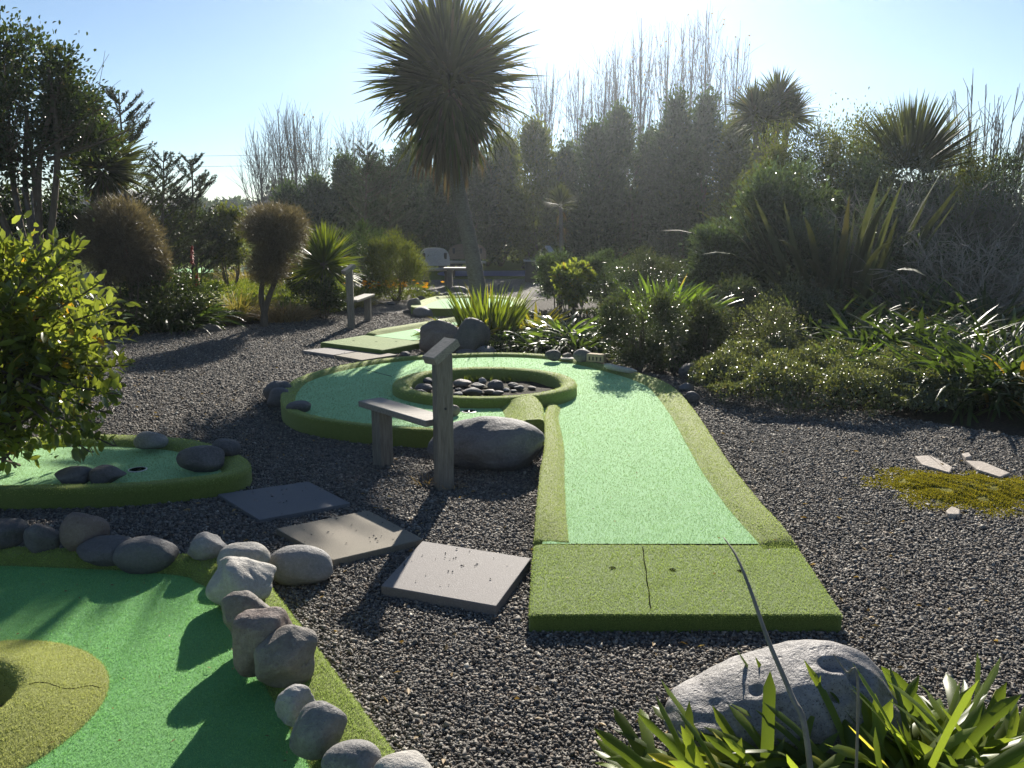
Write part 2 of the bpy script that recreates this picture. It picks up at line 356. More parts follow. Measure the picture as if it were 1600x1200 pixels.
def crown(name, c, r, nclump, n, Ln, Wd, mat, parent, seed, up=.35, oval=False, **kw):
    R = rs(seed); P, o, oc = crown_pts(c, r, nclump, n, R, **kw)
    D = o * .6 + oc * .8 + R.normal(size=(n, 3)) * .45 + np.array([0, 0, up])
    V, F = leaves(P, D, Ln * (.6 + .7 * R.rand(n)), Wd * (.6 + .7 * R.rand(n)), R, oval)
    return mesh(name, V, F, mat, parent)
def straps(B, az, el, Ln, Wd, droop, R, nseg=6, fold=.12, taper=.9, wmin=.5, twist=.0):
    """strap leaves: bases B, azimuth, elevation; curve down by droop"""
    n = len(B); t = np.linspace(0, 1, nseg + 1)
    Ln = np.broadcast_to(Ln, (n,)); Wd = np.broadcast_to(Wd, (n,)); droop = np.broadcast_to(droop, (n,))
    a = el[:, None] - droop[:, None] * (t[None, :] ** 1.4)
    a = np.maximum(a, -1.5)
    am = (a[:, 1:] + a[:, :-1]) / 2; ds = Ln[:, None] / nseg
    azt = az[:, None] + twist * R.normal(size=(n, 1)) * t[None, 1:]
    dx = np.cos(am) * np.cos(azt) * ds; dy = np.cos(am) * np.sin(azt) * ds; dz = np.sin(am) * ds
    z0 = np.zeros((n, 1))
    C = np.stack([np.concatenate([z0, np.cumsum(q, 1)], 1) for q in (dx, dy, dz)], -1) + B[:, None, :]
    roll = R.normal(size=n) * .5
    Sx = np.stack([-np.sin(az), np.cos(az), np.zeros(n)], -1)[:, None, :] * np.ones((1, nseg + 1, 1))
    T = np.stack([np.cos(a) * np.cos(az)[:, None], np.cos(a) * np.sin(az)[:, None], np.sin(a)], -1)
    Nn = np.cross(T, Sx)
    S = Sx * np.cos(roll)[:, None, None] + Nn * np.sin(roll)[:, None, None]; U = np.cross(S, T)
    prof = np.clip((wmin + (1 - wmin) * np.minimum(1, t * 3)) * np.clip((1 - t) / (1 - taper + 1e-6) if taper < 1 else 1, 0, 1) ** .7, .03, 1)
    hw = Wd[:, None] * prof[None, :] * .5
    V = np.stack([C - S * hw[..., None] + U * hw[..., None] * fold * 2, C, C + S * hw[..., None] + U * hw[..., None] * fold * 2], 2)
    base = (np.arange(n) * (nseg + 1) * 3)[:, None]
    F = []
    for i in range(nseg):
        q = i * 3
        F.append(base + np.array([[q, q + 1, q + 4, q + 3]])); F.append(base + np.array([[q + 1, q + 2, q + 5, q + 4]]))
    return V.reshape(-1, 3), np.concatenate(F)
def strap_clump(name, c, rbase, n, Ln, Wd, mat, parent, seed, el=(.5, 1.5), droop=(.6, 1.6), nseg=6, taper=.75, fold=.12):
    R = rs(seed); az = R.rand(n) * 2 * np.pi; rr = rbase * R.rand(n) ** .5
    B = np.array(c, float) + np.stack([np.cos(az) * rr, np.sin(az) * rr, R.rand(n) * .03], 1)
    az2 = az + R.normal(size=n) * .5
    e = el[0] + (el[1] - el[0]) * (1 - rr / (rbase + 1e-6)) * .6 + (el[1] - el[0]) * .4 * R.rand(n)
    V, F = straps(B, az2, e, Ln * (.6 + .5 * R.rand(n)), Wd * (.75 + .5 * R.rand(n)), droop[0] + (droop[1] - droop[0]) * R.rand(n), R, nseg, fold, taper)
    return mesh(name, V, F, mat, parent)
def head(name, c, core, n, Ln, Wd, mat, parent, seed, elmin=-1.2, droop=.5, stretch=0.0, nseg=5):
    """cabbage-tree head: sword leaves all round a core"""
    R = rs(seed); u = R.rand(n)
    el = elmin + (math.pi / 2 - elmin) * np.arccos(1 - 2 * u * .97) / math.pi * 1.12
    el = np.minimum(el, 1.5); az = R.rand(n) * 2 * np.pi
    B = np.array(c, float) + np.stack([np.cos(az) * core * np.cos(el), np.sin(az) * core * np.cos(el), core * np.sin(el) + stretch * (el / 1.5)], 1)
    V, F = straps(B, az, el, Ln * (.75 + .35 * R.rand(n)), Wd * (.8 + .4 * R.rand(n)), droop * (.2 + 1.1 * R.rand(n)) * np.cos(np.clip(el, 0, 1.5)) ** .5, R, nseg, .18, .35, .35)
    return mesh(name, V, F, mat, parent)
def branchy(mb, p, d, L, r, depth, R, up=.25, nb=(3, 5), ang=.5, k=5, seg=5, shrink=.62, wob=.12, rend=.35):
    pts = [np.array(p, float)]; d = unit(np.array(d, float)); q = d.copy()
    for i in range(seg):
        q = unit(q + R.normal(size=3) * wob + np.array([0, 0, up * .25])); pts.append(pts[-1] + q * L / seg)
    mb.tube(pts, np.linspace(r, r * rend, seg + 1), k, False)
    if depth <= 0: return
    for _ in range(R.randint(nb[0], nb[1] + 1)):
        t = .25 + .75 * R.rand(); i = min(int(t * seg), seg - 1); f_ = t * seg - i
        b = pts[i] * (1 - f_) + pts[i + 1] * f_
        side = unit(np.cross(q, R.normal(size=3))); dd = unit(q * math.cos(ang) + side * math.sin(ang) + np.array([0, 0, up]))
        branchy(mb, b, dd, L * shrink * (.7 + .5 * R.rand()), r * (1 - t * .6) * .55, depth - 1, R, up, nb, ang, max(3, k - 1), max(3, seg - 1), shrink, wob, rend)
def catmull(P, sub=6, closed=False):
    P = [np.array(q, float) for q in P]; n = len(P); out_ = []
    rng = range(n) if closed else range(n - 1)
    for i in rng:
        p0 = P[(i - 1) % n] if closed or i > 0 else 2 * P[0] - P[1]; p1 = P[i]; p2 = P[(i + 1) % n]
        p3 = P[(i + 2) % n] if closed or i < n - 2 else 2 * P[-1] - P[-2]
        for s in range(sub):
            t = s / sub
            out_.append(.5 * ((2 * p1) + (-p0 + p2) * t + (2 * p0 - 5 * p1 + 4 * p2 - p3) * t * t + (-p0 + 3 * p1 - 3 * p2 + p3) * t ** 3))
    if not closed: out_.append(P[-1])
    return np.array(out_)

# ------------------------------------------------------------------ rocks
def ico(sub):
    t = (1 + 5 ** .5) / 2
    V = [(-1, t, 0), (1, t, 0), (-1, -t, 0), (1, -t, 0), (0, -1, t), (0, 1, t), (0, -1, -t), (0, 1, -t), (t, 0, -1), (t, 0, 1), (-t, 0, -1), (-t, 0, 1)]
    V = [tuple(unit(np.array(v, float))) for v in V]
    F = [(0, 11, 5), (0, 5, 1), (0, 1, 7), (0, 7, 10), (0, 10, 11), (1, 5, 9), (5, 11, 4), (11, 10, 2), (10, 7, 6), (7, 1, 8), (3, 9, 4), (3, 4, 2), (3, 2, 6), (3, 6, 8), (3, 8, 9), (4, 9, 5), (2, 4, 11), (6, 2, 10), (8, 6, 7), (9, 8, 1)]
    for _ in range(sub):
        mid = {}; F2 = []
        def g(a, b):
            k = (min(a, b), max(a, b))
            if k not in mid: V.append(tuple(unit(np.array(V[a]) + np.array(V[b])))); mid[k] = len(V) - 1
            return mid[k]
        for a, b, c in F: x, y, z = g(a, b), g(b, c), g(c, a); F2 += [(a, x, z), (b, y, x), (c, z, y), (x, y, z)]
        F = F2
    return np.array(V), np.array(F, dtype=np.int32)
ICO = {s: ico(s) for s in (2, 3, 4, 5, 6)}
def rock_mesh(name, c, r, mat, seed, yaw=0.0, ang=.5, sub=3, parent=None, rough=.03, tail=None, dents=()):
    R = rs(seed); d, F = ICO[sub]; p = 10
    acc = np.ones(len(d))
    for _ in range(int(5 + ang * 9)):
        n_ = unit(R.normal(size=3)); hh = 1.0 - (.08 + ang * .34 * R.rand())
        acc = acc + (np.maximum(d @ n_, 0) / hh) ** (p + 8 * ang)
    rad = acc ** (-1 / (p + 8 * ang))
    for k in range(5):
        f_ = 1.1 + k * .8; a = unit(R.normal(size=3)) * f_
        rad = rad * (1 + rough * 1.2 / (1 + k * .4) * np.sin(d @ a * 2 + R.rand() * 6.3))
    for k in range(8):
        f_ = 9 + k * 3.5; rad = rad * (1 + rough * .09 * np.sin(d @ (unit(R.normal(size=3)) * f_) + R.rand() * 6.3) * (.2 + ang))
    V = d * rad[:, None]
    ext = (V.max(0) - V.min(0)) / 2; V = (V - (V.max(0) + V.min(0)) / 2) / ext
    V = V * np.array(r)
    if tail: V[:, 2] *= 1 - abs(tail) * np.clip(V[:, 0] * np.sign(tail) / r[0] + (.35 if tail < 0 else 0), 0, 1) ** 1.5
    cy, sn = math.cos(yaw), math.sin(yaw)
    V = np.stack([V[:, 0] * cy - V[:, 1] * sn, V[:, 0] * sn + V[:, 1] * cy, V[:, 2]], 1)
    base = np.array([c[0], c[1], c[2] - r[2]])
    Vw = V + np.array(c)
    for (px, py, rad_, dep) in dents:        # hollows worn into the stone
        d_ = ray(px, py); d_ = d_ / np.linalg.norm(d_); rel = Vw - np.array([0, 0, CAM_H]); tt = rel @ d_; off_ = np.linalg.norm(rel - tt[:, None] * d_, axis=1)
        k0 = np.where(off_ < .02)[0]; k0 = k0[np.argmin(tt[k0])] if len(k0) else np.argmin(off_); hit = Vw[k0]; dist_ = np.linalg.norm((Vw - hit) * [1, 1.3, 1.8], axis=1)
        Vw = Vw - (unit(hit - np.array(c)) * dep)[None, :] * np.exp(-(dist_ / rad_) ** 2.5)[:, None]
    return mesh(name, Vw, F, mat, parent, True, base)
def rock(x0, y0, x1, y1, z, mat, label, seed, ang=.5, yaw=0.0, depth=.8, sink=.1, name='river_stone', cat='stone', group=None, sub=3, rough=.03, tail=None, hmin=.35, dents=()):
    """a stone that fills the photo box x0..x1, y0..y1 and rests at height z"""
    cx, cy = (x0 + x1) / 2, (y0 + y1) / 2; rz = .05; rx = .05
    for _ in range(12):
        c = G(cx, cy, z + rz * (1 - sink * 2 + .0)); dist = np.linalg.norm(c - np.array([0, 0, CAM_H])); zc = c[1] * CP - (c[2] - CAM_H) * SP
        rx = (x1 - x0) / 2 * zc / FPX; ry = rx * depth; hh = (y1 - y0) / 2 * zc / FPX
        a = math.atan2(CAM_H - c[2], c[1])
        q = hh * hh - (ry * math.sin(a)) ** 2
        rz = math.sqrt(max(q, 0)) / math.cos(a); rz = max(rz, rx * hmin)
    o = rock_mesh(name, c, (rx, ry, rz), mat, seed, yaw, ang, sub, rough=rough, tail=tail, dents=dents)
    return tag(o, label, cat, group)

# ------------------------------------------------------------------ ground
def sheet(name, poly, z, mat, kind='structure'):
    o = mesh(name, [(x, y, z) for x, y in poly], [list(range(len(poly)))], mat); o['kind'] = kind; return o
sheet('ground', [(-400, -60), (400, -60), (400, 600), (-400, 600)], 0.0, M['soil'])
# lawn beyond the garden
sheet('lawn', [(-120, 20), (-6.2, 17.5), (-4, 22), (-2.6, 22.0), (2.2, 22.2), (9, 24), (120, 26), (120, 300), (-120, 300)], .004, M['lawn'])
gp = catmull([(3.0, -1.5), (4.6, 1.0), (5.6, 3.0), (5.2, 4.6), (3.9, 5.6), (2.9, 6.6), (2.0, 7.4), (1.5, 8.3), (.5, 9.0), (-.6, 9.3), (-.9, 11.5), (-.4, 15), (1.4, 18), (2.0, 22), (-1, 22.4), (-4.0, 21), (-4.2, 18.5), (-2.8, 15.6),
              (-3.4, 13.2), (-4.4, 12.1), (-5.6, 11.0), (-7.2, 9.6), (-7.0, 6.0), (-5.5, 2.0), (-4.0, -1.5)], 5, True)
sheet('gravel_path', [tuple(q) for q in gp], .008, M['gravel'])
def inside(poly, P):
    x, y = P[:, 0], P[:, 1]; c = np.zeros(len(P), bool); j = len(poly) - 1
    for i in range(len(poly)):
        xi, yi = poly[i][:2]; xj, yj = poly[j][:2]
        with np.errstate(divide='ignore', invalid='ignore'):
            cond = ((yi > y) != (yj > y)) & (x < (xj - xi) * (y - yi) / (yj - yi + 1e-12) + xi)
        c ^= cond; j = i
    return c

def fibres(o, parent, dens, mat, seed, h=.008, wd=.0018, ymax=99, fall=2.2):
    """short turf fibres standing on the upper faces of a mesh, thinner with distance"""
    me = o.data; off = ABS.get(o.name, np.zeros(3)) if o.parent is None else np.array(o.parent.location)
    co = np.array([v.co[:] for v in me.vertices]) + off
    T = []
    for p in me.polygons:
        vs = list(p.vertices)
        for k in range(1, len(vs) - 1): T.append((vs[0], vs[k], vs[k + 1]))
    T = np.array(T); A_, B2, C2 = co[T[:, 0]], co[T[:, 1]], co[T[:, 2]]; nn = np.cross(B2 - A_, C2 - A_); ar = np.linalg.norm(nn, axis=1) / 2; nn = nn / (2 * ar[:, None] + 1e-12)
    nn *= np.sign(nn[:, 2:3] + 1e-9); cen = (A_ + B2 + C2) / 3
    wt = ar * (np.abs(nn[:, 2]) > .25) * (cen[:, 1] < ymax) * np.minimum(1, (fall / np.maximum(cen[:, 1], .5)) ** 2) * (cen[:, 1] > 1.5) * (np.abs(cen[:, 0]) < cen[:, 1] * .7 + .15)
    n = int(wt.sum() * dens); R = rs(seed); i = R.choice(len(T), n, p=wt / wt.sum()); u, v = R.rand(n, 1), R.rand(n, 1); fl_ = (u + v) > 1; u = np.where(fl_, 1 - u, u); v = np.where(fl_, 1 - v, v)
    P = A_[i] + (B2[i] - A_[i]) * u + (C2[i] - A_[i]) * v; sc = np.maximum(1, P[:, 1:2] / fall) ** .8
    D = nn[i] + R.normal(size=(n, 3)) * .45; D[:, 2] = np.abs(D[:, 2]); D = unit(D); S = unit(np.cross(D, R.normal(size=(n, 3)))) * wd * .5 * sc
    tip = P + D * h * (.5 + .8 * R.rand(n, 1)) * sc ** .3
    V = np.stack([P - S, P + S, tip], 1).reshape(-1, 3)
    f_ = mesh('turf_fibres', V, np.arange(n * 3).reshape(-1, 3), mat, parent); f_['kind'] = 'stuff'; return f_
# ------------------------------------------------------------------ turf holes
def normals2(P, closed):
    T = np.empty_like(P)
    if closed: T = np.roll(P, -1, 0) - np.roll(P, 1, 0)
    else: T[1:-1] = P[2:] - P[:-2]; T[0] = P[1] - P[0]; T[-1] = P[-1] - P[-2]
    T = T / (np.linalg.norm(T, axis=1)[:, None] + 1e-9)
    return np.stack([-T[:, 1], T[:, 0]], 1)
def sweep(name, P, prof, mat, parent, side=1, closed=False, width=None, zs=None, fade=(False, False), fl=.07):
    """prof(w, s) -> list of (offset, z) rows across the kerb, s the surface height there"""
    P = np.asarray(P, float); n = len(P); Nm = normals2(P, closed) * side
    w_ = np.broadcast_to(width, (n,)); s_ = np.array([zs(x, y) for x, y in P]) if callable(zs) else np.broadcast_to(zs, (n,))
    seg = np.concatenate([[0], np.cumsum(np.linalg.norm(np.diff(P, axis=0), axis=1))]); tot = seg[-1]
    V = []; k = None
    for i in range(n):
        fd = 1.0
        if fade[0]: fd = min(fd, seg[i] / fl)
        if fade[1]: fd = min(fd, (tot - seg[i]) / fl)
        fd = math.sin(min(1, fd) * math.pi / 2)
        rows = prof(w_[i], s_[i], fd); k = len(rows)
        for o_, z in rows: V.append((P[i][0] + Nm[i][0] * o_, P[i][1] + Nm[i][1] * o_, z))
    F = []
    for i in range(n if closed else n - 1):
        j = (i + 1) % n
        for q in range(k - 1): F.append((i * k + q, j * k + q, j * k + q + 1, i * k + q + 1) if side < 0 else (i * k + q, i * k + q + 1, j * k + q + 1, j * k + q))
    if not closed: F.append(list(range(k))); F.append([(n - 1) * k + q for q in range(k - 1, -1, -1)])
    return mesh(name, V, F, mat, parent, True)
def kerbprof(h=.045, r=.014):
    def f_(w, s, fd):
        t = s + h * fd
        return [(0, -.005), (0, t - r * 1.3), (.001, t - r), (r * .3, t - r * .3), (r, t), (r * 1.4, t + .001), (w * .5, t - .002), (w * .68, t - h * .22 * fd), (w * .84, t - h * .62 * fd), (w * .95, t - h * .92 * fd), (w, s + .001), (w + .01, s - .012)]
    return f_
def surface(name, outline, zf, mat, parent, holes=(), step=.09):
    """a turf sheet that fills an outline, with heights from zf"""
    P = np.asarray(outline, float)
    x0, y0 = P.min(0); x1, y1 = P.max(0)
    g = np.array([(x, y) for x in np.arange(x0, x1, step) for y in np.arange(y0, y1, step)])
    g = g[inside(P, g)] if len(g) else g
    for h in holes: g = g[~inside(h, g)]
    pts = [Vector(q) for q in P]; edges = [(i, (i + 1) % len(P)) for i in range(len(P))]
    for h in holes:
        b = len(pts); pts += [Vector(q) for q in h]; edges += [(b + i, b + (i + 1) % len(h)) for i in range(len(h))]
    pts += [Vector(q) for q in g]
    v, e, f_, *_r = delaunay_2d_cdt(pts, edges, [], 1, 1e-5)
    V2 = np.array([tuple(q) for q in v]); F2 = []
    cen = np.array([V2[list(q)].mean(0) for q in f_]); ok = inside(P, cen)
    for h in holes: ok &= ~inside(h, cen)
    F2 = [list(q) for q, o_ in zip(f_, ok) if o_]
    return mesh(name, [(x, y, zf(x, y)) for x, y in V2], F2, mat, parent, True)
def offset_poly(P, d, closed=True):
    return P + normals2(P, closed) * d
def area(P):
    x, y = P[:, 0], P[:, 1]; return .5 * np.sum(x * np.roll(y, -1) - y * np.roll(x, -1))
def slab(name, corners, z0, z1, r, mat, parent=None, sub=1, jit=0.0, seed=0, loc=None):
    P = np.asarray(corners, float)
    if area(P) < 0: P = P[::-1]
    Q = []
    n = len(P); rc = max(r * 1.2, .004)
    for i in range(n):          # rounded corners and straight runs
        a, b, c = P[i - 1], P[i], P[(i + 1) % n]
        u = (a - b) / np.linalg.norm(a - b); v = (c - b) / np.linalg.norm(c - b)
        Q += [b + u * rc, b + (u + v) * rc * .3, b + v * rc]
    Q = np.array(Q)
    R = rs(seed)
    if jit: Q += R.normal(size=Q.shape) * jit
    V = []; rows = [(0, z0), (0, z1 - r), (r * .3, z1 - r * .3), (r, z1)]
    m_ = len(Q); cen = P.mean(0)
    for o_, z in rows:
        q = Q + unit(cen - Q) * o_ * 1.2; V += [(x, y, z) for x, y in q]
    F = [[i * m_ + j, i * m_ + (j + 1) % m_, (i + 1) * m_ + (j + 1) % m_, (i + 1) * m_ + j] for i in range(3) for j in range(m_)]
    F.append([3 * m_ + j for j in range(m_)]); F.append([j for j in range(m_ - 1, -1, -1)])
    return mesh(name, V, F, mat, parent, False, loc)
def disc(name, c, r, z, mat, parent, ring=None, k=28, depth=.05):
    """a raised cup rim, or a flat disc painting the shade in a hole"""
    mb = MB(); th = np.arange(k) * 2 * np.pi / k
    if ring:
        V = []; F = []
        for rr, zz in ((r, z - .02), (r, z + .0035), (r * .86, z + .0045), (r * .84, z - .02)):
            V += [(c[0] + rr * math.cos(t), c[1] + rr * math.sin(t), zz) for t in th]
        for i in range(3):
            for j in range(k): F.append((i * k + j, i * k + (j + 1) % k, (i + 1) * k + (j + 1) % k, (i + 1) * k + j))
        mb.add(V, F)
    else:
        V = [(c[0] + r * math.cos(t), c[1] + r * math.sin(t), z + .003) for t in th]; mb.add(V, [list(range(k))])  # flat black disc on the turf stands in for the shaded hole
    return mb.build(name, mat, parent)

# --- the long hole with the stone ring
H1 = thing('minigolf_hole', 'long mint green mini golf hole curving round a ring of stones, olive tee in front', 'mini golf hole', (.65, 3.0, 0))
RC = np.array([-.235, 7.03])
def zs1(x, y):
    ph = math.degrees(math.atan2(y - RC[1], x - RC[0]))
    if x < .14 and RC[1] > y > 5.3: ph += 360 if ph < 0 else 0
    t = min(1, max(0, (ph - 95) / 130)); t = t * t * (3 - 2 * t)
    return .08 + .03 * t
outer = catmull([(.03, 5.56), (-.20, 5.47), (-.437, 5.455), (-.661, 5.505), (-.89, 5.565), (-1.078, 5.63), (-1.24, 5.71), (-1.437, 5.825), (-1.61, 5.98), (-1.75, 6.19), (-1.86, 6.48), (-1.94, 6.82), (-1.985, 7.2), (-1.985, 7.45), (-1.93, 7.72), (-1.83, 8.0), (-1.69, 8.265), (-1.51, 8.51), (-1.29, 8.71), (-1.046, 8.86),
                 (-.66, 9.0), (-.29, 9.07), (0, 9.07), (.36, 8.96), (.68, 8.68), (.95, 8.30), (1.19, 7.9), (1.355, 7.52), (1.42, 7.2), (1.435, 6.87), (1.425, 6.5), (1.405, 6.05), (1.355, 5.35), (1.315, 4.73), (1.30, 4.2), (1.30, 3.98), (1.315, 3.56)], 4)
left = catmull([(.10, 3.64), (.112, 3.80), (.135, 4.2), (.173, 4.768), (.205, 5.122), (.222, 5.477), (.232, 5.75), (.245, 6.1), (.29, 6.45)], 5)
wd = np.interp(np.arange(len(outer)), [0, 12, 74, 96, 115, len(outer) - 1], [.14, .12, .11, .12, .20, .165])
k1 = sweep('kerb', outer, kerbprof(.034), M['olive'], H1, -1, False, wd, zs1, (False, True), .3)
k2 = sweep('kerb', left, kerbprof(.034), M['olive'], H1, -1, False, np.linspace(.165, .10, len(left)), zs1, (True, False), .35)
th = np.linspace(0, 2 * np.pi, 72, endpoint=False)
ringc = np.stack([RC[0] + .80 * np.cos(th), RC[1] + .735 * np.sin(th)], 1)
def ringprof(w, s, fd):
    t = .188
    return [(0, s - .02), (.003, t - .035), (.014, t - .012), (.035, t), (w * .55, t + .002), (w * .8, t - .012), (w * .95, t - .04), (w, t - .07), (w + .005, .05)]
k3 = sweep('ring_kerb', ringc, ringprof, M['olive'], H1, 1, True, .145, zs1)
k4 = sweep('end_wall', catmull([(.225, 5.57), (.232, 5.8), (.23, 6.05), (.20, 6.3), (.17, 6.4)], 5), lambda w, s, fd: [(0, -.005), (0, .175), (.008, .192), (.03, .20), (.12, .195), (.17, .18), (.22, .145), (.27, .118), (.30, .10), (.302, -.005)], M['olive'], H1, 1, False, .3, .11)
so_ = np.concatenate([outer - normals2(outer, False) * .05, (left - normals2(left, False) * .0)[::1] + np.array([.03, 0])])
so_[len(outer) - 1][1] = 3.57
so_[len(outer):, 0] += .02
surf = surface('putting_surface', np.concatenate([so_[:len(outer)], [(1.27, 3.615), (.14, 3.615)], left[3:26] + np.array([.05, 0]), [(.27, 5.62)]]), lambda x, y: zs1(x, y), M['mint'], H1, [ringc[::3] * .94 + RC * .06])
tee = slab('tee_mat', [(.063, 2.905), (1.262, 2.905), (1.316, 3.60), (.10, 3.615)], -.005, .08, .018, M['tee'], H1)
for px, py in ((957, 888), (1051, 891), (1157, 893)):
    g = G(px, py, .08); tag(disc('tee_hole', g, .014, .080, M['black'], H1))
mb = MB(); a, b = G(1004, 856, .08), G(1017, 952, .08)
mb.tube([a + (b - a) * t + np.array([.002 * math.sin(t * 19), 0, .0035 + .002 * math.sin(t * 23)]) for t in np.linspace(0, 1, 14)], .0022, 4)
mb.build('seam', M['black'], H1)
fibres(k3, H1, 70000, M['f_olive'], 8, .006); fibres(k4, H1, 70000, M['f_olive'], 9, .006)
fibres(tee, H1, 90000, M['f_tee'], 1, .007); fibres(surf, H1, 60000, M['f_mint'], 2, .006, ymax=9.2); fibres(k1, H1, 80000, M['f_olive'], 3, .006, ymax=9.4); fibres(k2, H1, 80000, M['f_olive'], 4, .006, ymax=6.5)
cg = G(733, 643, .11)
cup = disc('cup', cg, .058, .11, M['white'], H1, True); disc('cup_shade_disc', cg, .052, .1095, M['black'], H1)
mb = MB(); mb.box((cg[0], cg[1], .117), (.008, .1, .004)); mb.build('cup_insert', M['white'], H1)
mb = MB(); a, b = G(572, 578, .098), G(612, 588, .098)
mb.tube([a, (a + b) / 2, b], .0025, 4); mb.build('surface_seam', M['timber_dark'], H1)
# bed inside the ring
bed = mesh('soil_bed', [(RC[0] + .70 * r_ * math.cos(t), RC[1] + .63 * r_ * math.sin(t), .10 - .015 * r_ + .008 * math.sin(9 * t) * r_) for r_ in (.25, .6, 1.0) for t in th] + [(RC[0], RC[1], .10)],
           [[i * 72 + j, i * 72 + (j + 1) % 72, (i + 1) * 72 + (j + 1) % 72, (i + 1) * 72 + j] for i in range(2) for j in range(72)] + [[144 + 0 - 144 + j, 0 + (j + 1) % 72, 216] for j in range(72)], M['soil'], H1, True)

# --- the front left hole with the round mound
H2 = thing('minigolf_hole', 'deep green mini golf hole edged with big stones, with a round yellow green crater mound', 'mini golf hole', (-1.6, 2.2, 0))
o2 = catmull([(.28, 1.04), (0.0, 1.5), (-.314, 2.013), (-.645, 2.56), (-.935, 3.03), (-1.06, 3.22), (-1.22, 3.33), (-1.45, 3.40), (-2.29, 3.48), (-3.1, 3.5), (-3.5, 3.1), (-3.6, 2.4), (-3.4, 1.2), (-2.6, .7), (-1.0, .55), (.0, .7)], 6, True)
kk = sweep('kerb', o2, kerbprof(.045), M['olive'], H2, 1, True, np.interp(np.arange(len(o2)), [0, 30, 44, 66, len(o2) - 1], [.2, .2, .11, .11, .2]), .08)
fibres(kk, H2, 90000, M['f_tee'], 5, .008)
MC = np.array([-1.74, 2.24])
s2_ = surface('putting_surface', offset_poly(o2, .08), lambda x, y: .08, M['mint2'], H2, [np.stack([MC[0] + .42 * np.cos(th), MC[1] + .42 * np.sin(th)], 1)[::2]])
fibres(s2_, H2, 80000, M['f_green'], 6, .006)
V = []; F = []; K = 72
rows = [(.475, .117), (.465, .126), (.44, .132), (.39, .145), (.33, .163), (.28, .178), (.25, .183), (.225, .170), (.21, .12), (.205, .03)]
R = rs(5)
rows = [(a_, b_ - .04) for a_, b_ in rows]
for rr, zz in rows: V += [(MC[0] + rr * (1 + .015 * math.sin(3 * t)) * math.cos(t), MC[1] + rr * math.sin(t), zz) for t in np.arange(K) * 2 * np.pi / K]
for i in range(len(rows) - 1): F += [(i * K + j, i * K + (j + 1) % K, (i + 1) * K + (j + 1) % K, (i + 1) * K + j) for j in range(K)]
F.append([(len(rows) - 1) * K + j for j in range(K)])
fibres(mesh('crater_mound', V, F, M['gold'], H2, True), H2, 90000, M['f_gold'], 7, .006)
mb = MB(); pts = []
for t in np.linspace(0, 1, 9):
    rr = .26 + (.455 - .26) * t; an = .35 - .02 * t
    zz = np.interp(rr, [q[0] for q in rows[::-1]], [q[1] for q in rows[::-1]]); pts.append((MC[0] + rr * math.cos(an + .04 * math.sin(t * 9)), MC[1] + rr * math.sin(an + .04 * math.sin(t * 9)), zz + .001))
mb.tube(pts, .002, 4); mb.build('mound_seam', M['black'], H2)

# --- the small left hole
H3 = thing('minigolf_hole', 'small rounded green mini golf hole under the bright leafed shrub', 'mini golf hole', (-2.3, 4.7, 0))
o3 = catmull([(-2.85, 5.47), (-2.33, 5.41), (-2.0, 5.26), (-1.67, 4.95), (-1.55, 4.70), (-1.62, 4.51), (-1.86, 4.39), (-2.12, 4.31), (-2.435, 4.28), (-2.95, 4.27), (-3.3, 4.45), (-3.45, 4.9), (-3.3, 5.35)], 6, True)
k5 = sweep('kerb', o3, kerbprof(.042, .030), M['olive'], H3, -1, True, .17, .08)
fibres(k5, H3, 70000, M['f_olive'], 10, .006)
s3_ = surface('putting_surface', offset_poly(o3, -.08), lambda x, y: .08, M['mint'], H3)
fibres(s3_, H3, 50000, M['f_mint'], 11, .006)
g = G(215, 734, .08); disc('cup', g, .055, .08, M['white'], H3, True); disc('cup_shade_disc', g, .05, .0795, M['black'], H3)

# --- the tee in the middle distance
H4 = thing('minigolf_hole', 'mini golf hole with diamond shaped olive tee beyond the two joined paving slabs', 'mini golf hole', (-1.9, 9.6, 0))
A, B, d_ = np.array([-2.36, 10.02]), np.array([-1.50, 9.40]), np.array([.54, .84])
slab('tee_mat', [A, B, B + d_ * .80, A + d_ * .80], -.005, .09, .02, M['tee'], H4)
u_ = (B - A) / np.linalg.norm(B - A)
sweep('kerb', np.array([A + d_ * t for t in np.linspace(.78, 3.0, 20)]), kerbprof(.05), M['olive'], H4, -1, False, .17, .09, (True, False), .3)
sweep('kerb', np.array([B + d_ * t for t in np.linspace(.78, 3.0, 20)]), kerbprof(.05), M['olive'], H4, 1, False, .17, .09, (True, False), .3)
surface('putting_surface', np.array([A + d_ * .802 + u_ * .05, B + d_ * .802 - u_ * .05, B + d_ * 3.0 - u_ * .05, A + d_ * 3.0 + u_ * .05]), lambda x, y: .09, M['mint'], H4, step=.3)
for t, s in ((.25, .35), (.55, .45), (.75, .6)):
    q = A + u_ * t + d_ * s; disc('tee_hole', q, .014, .089, M['black'], H4)
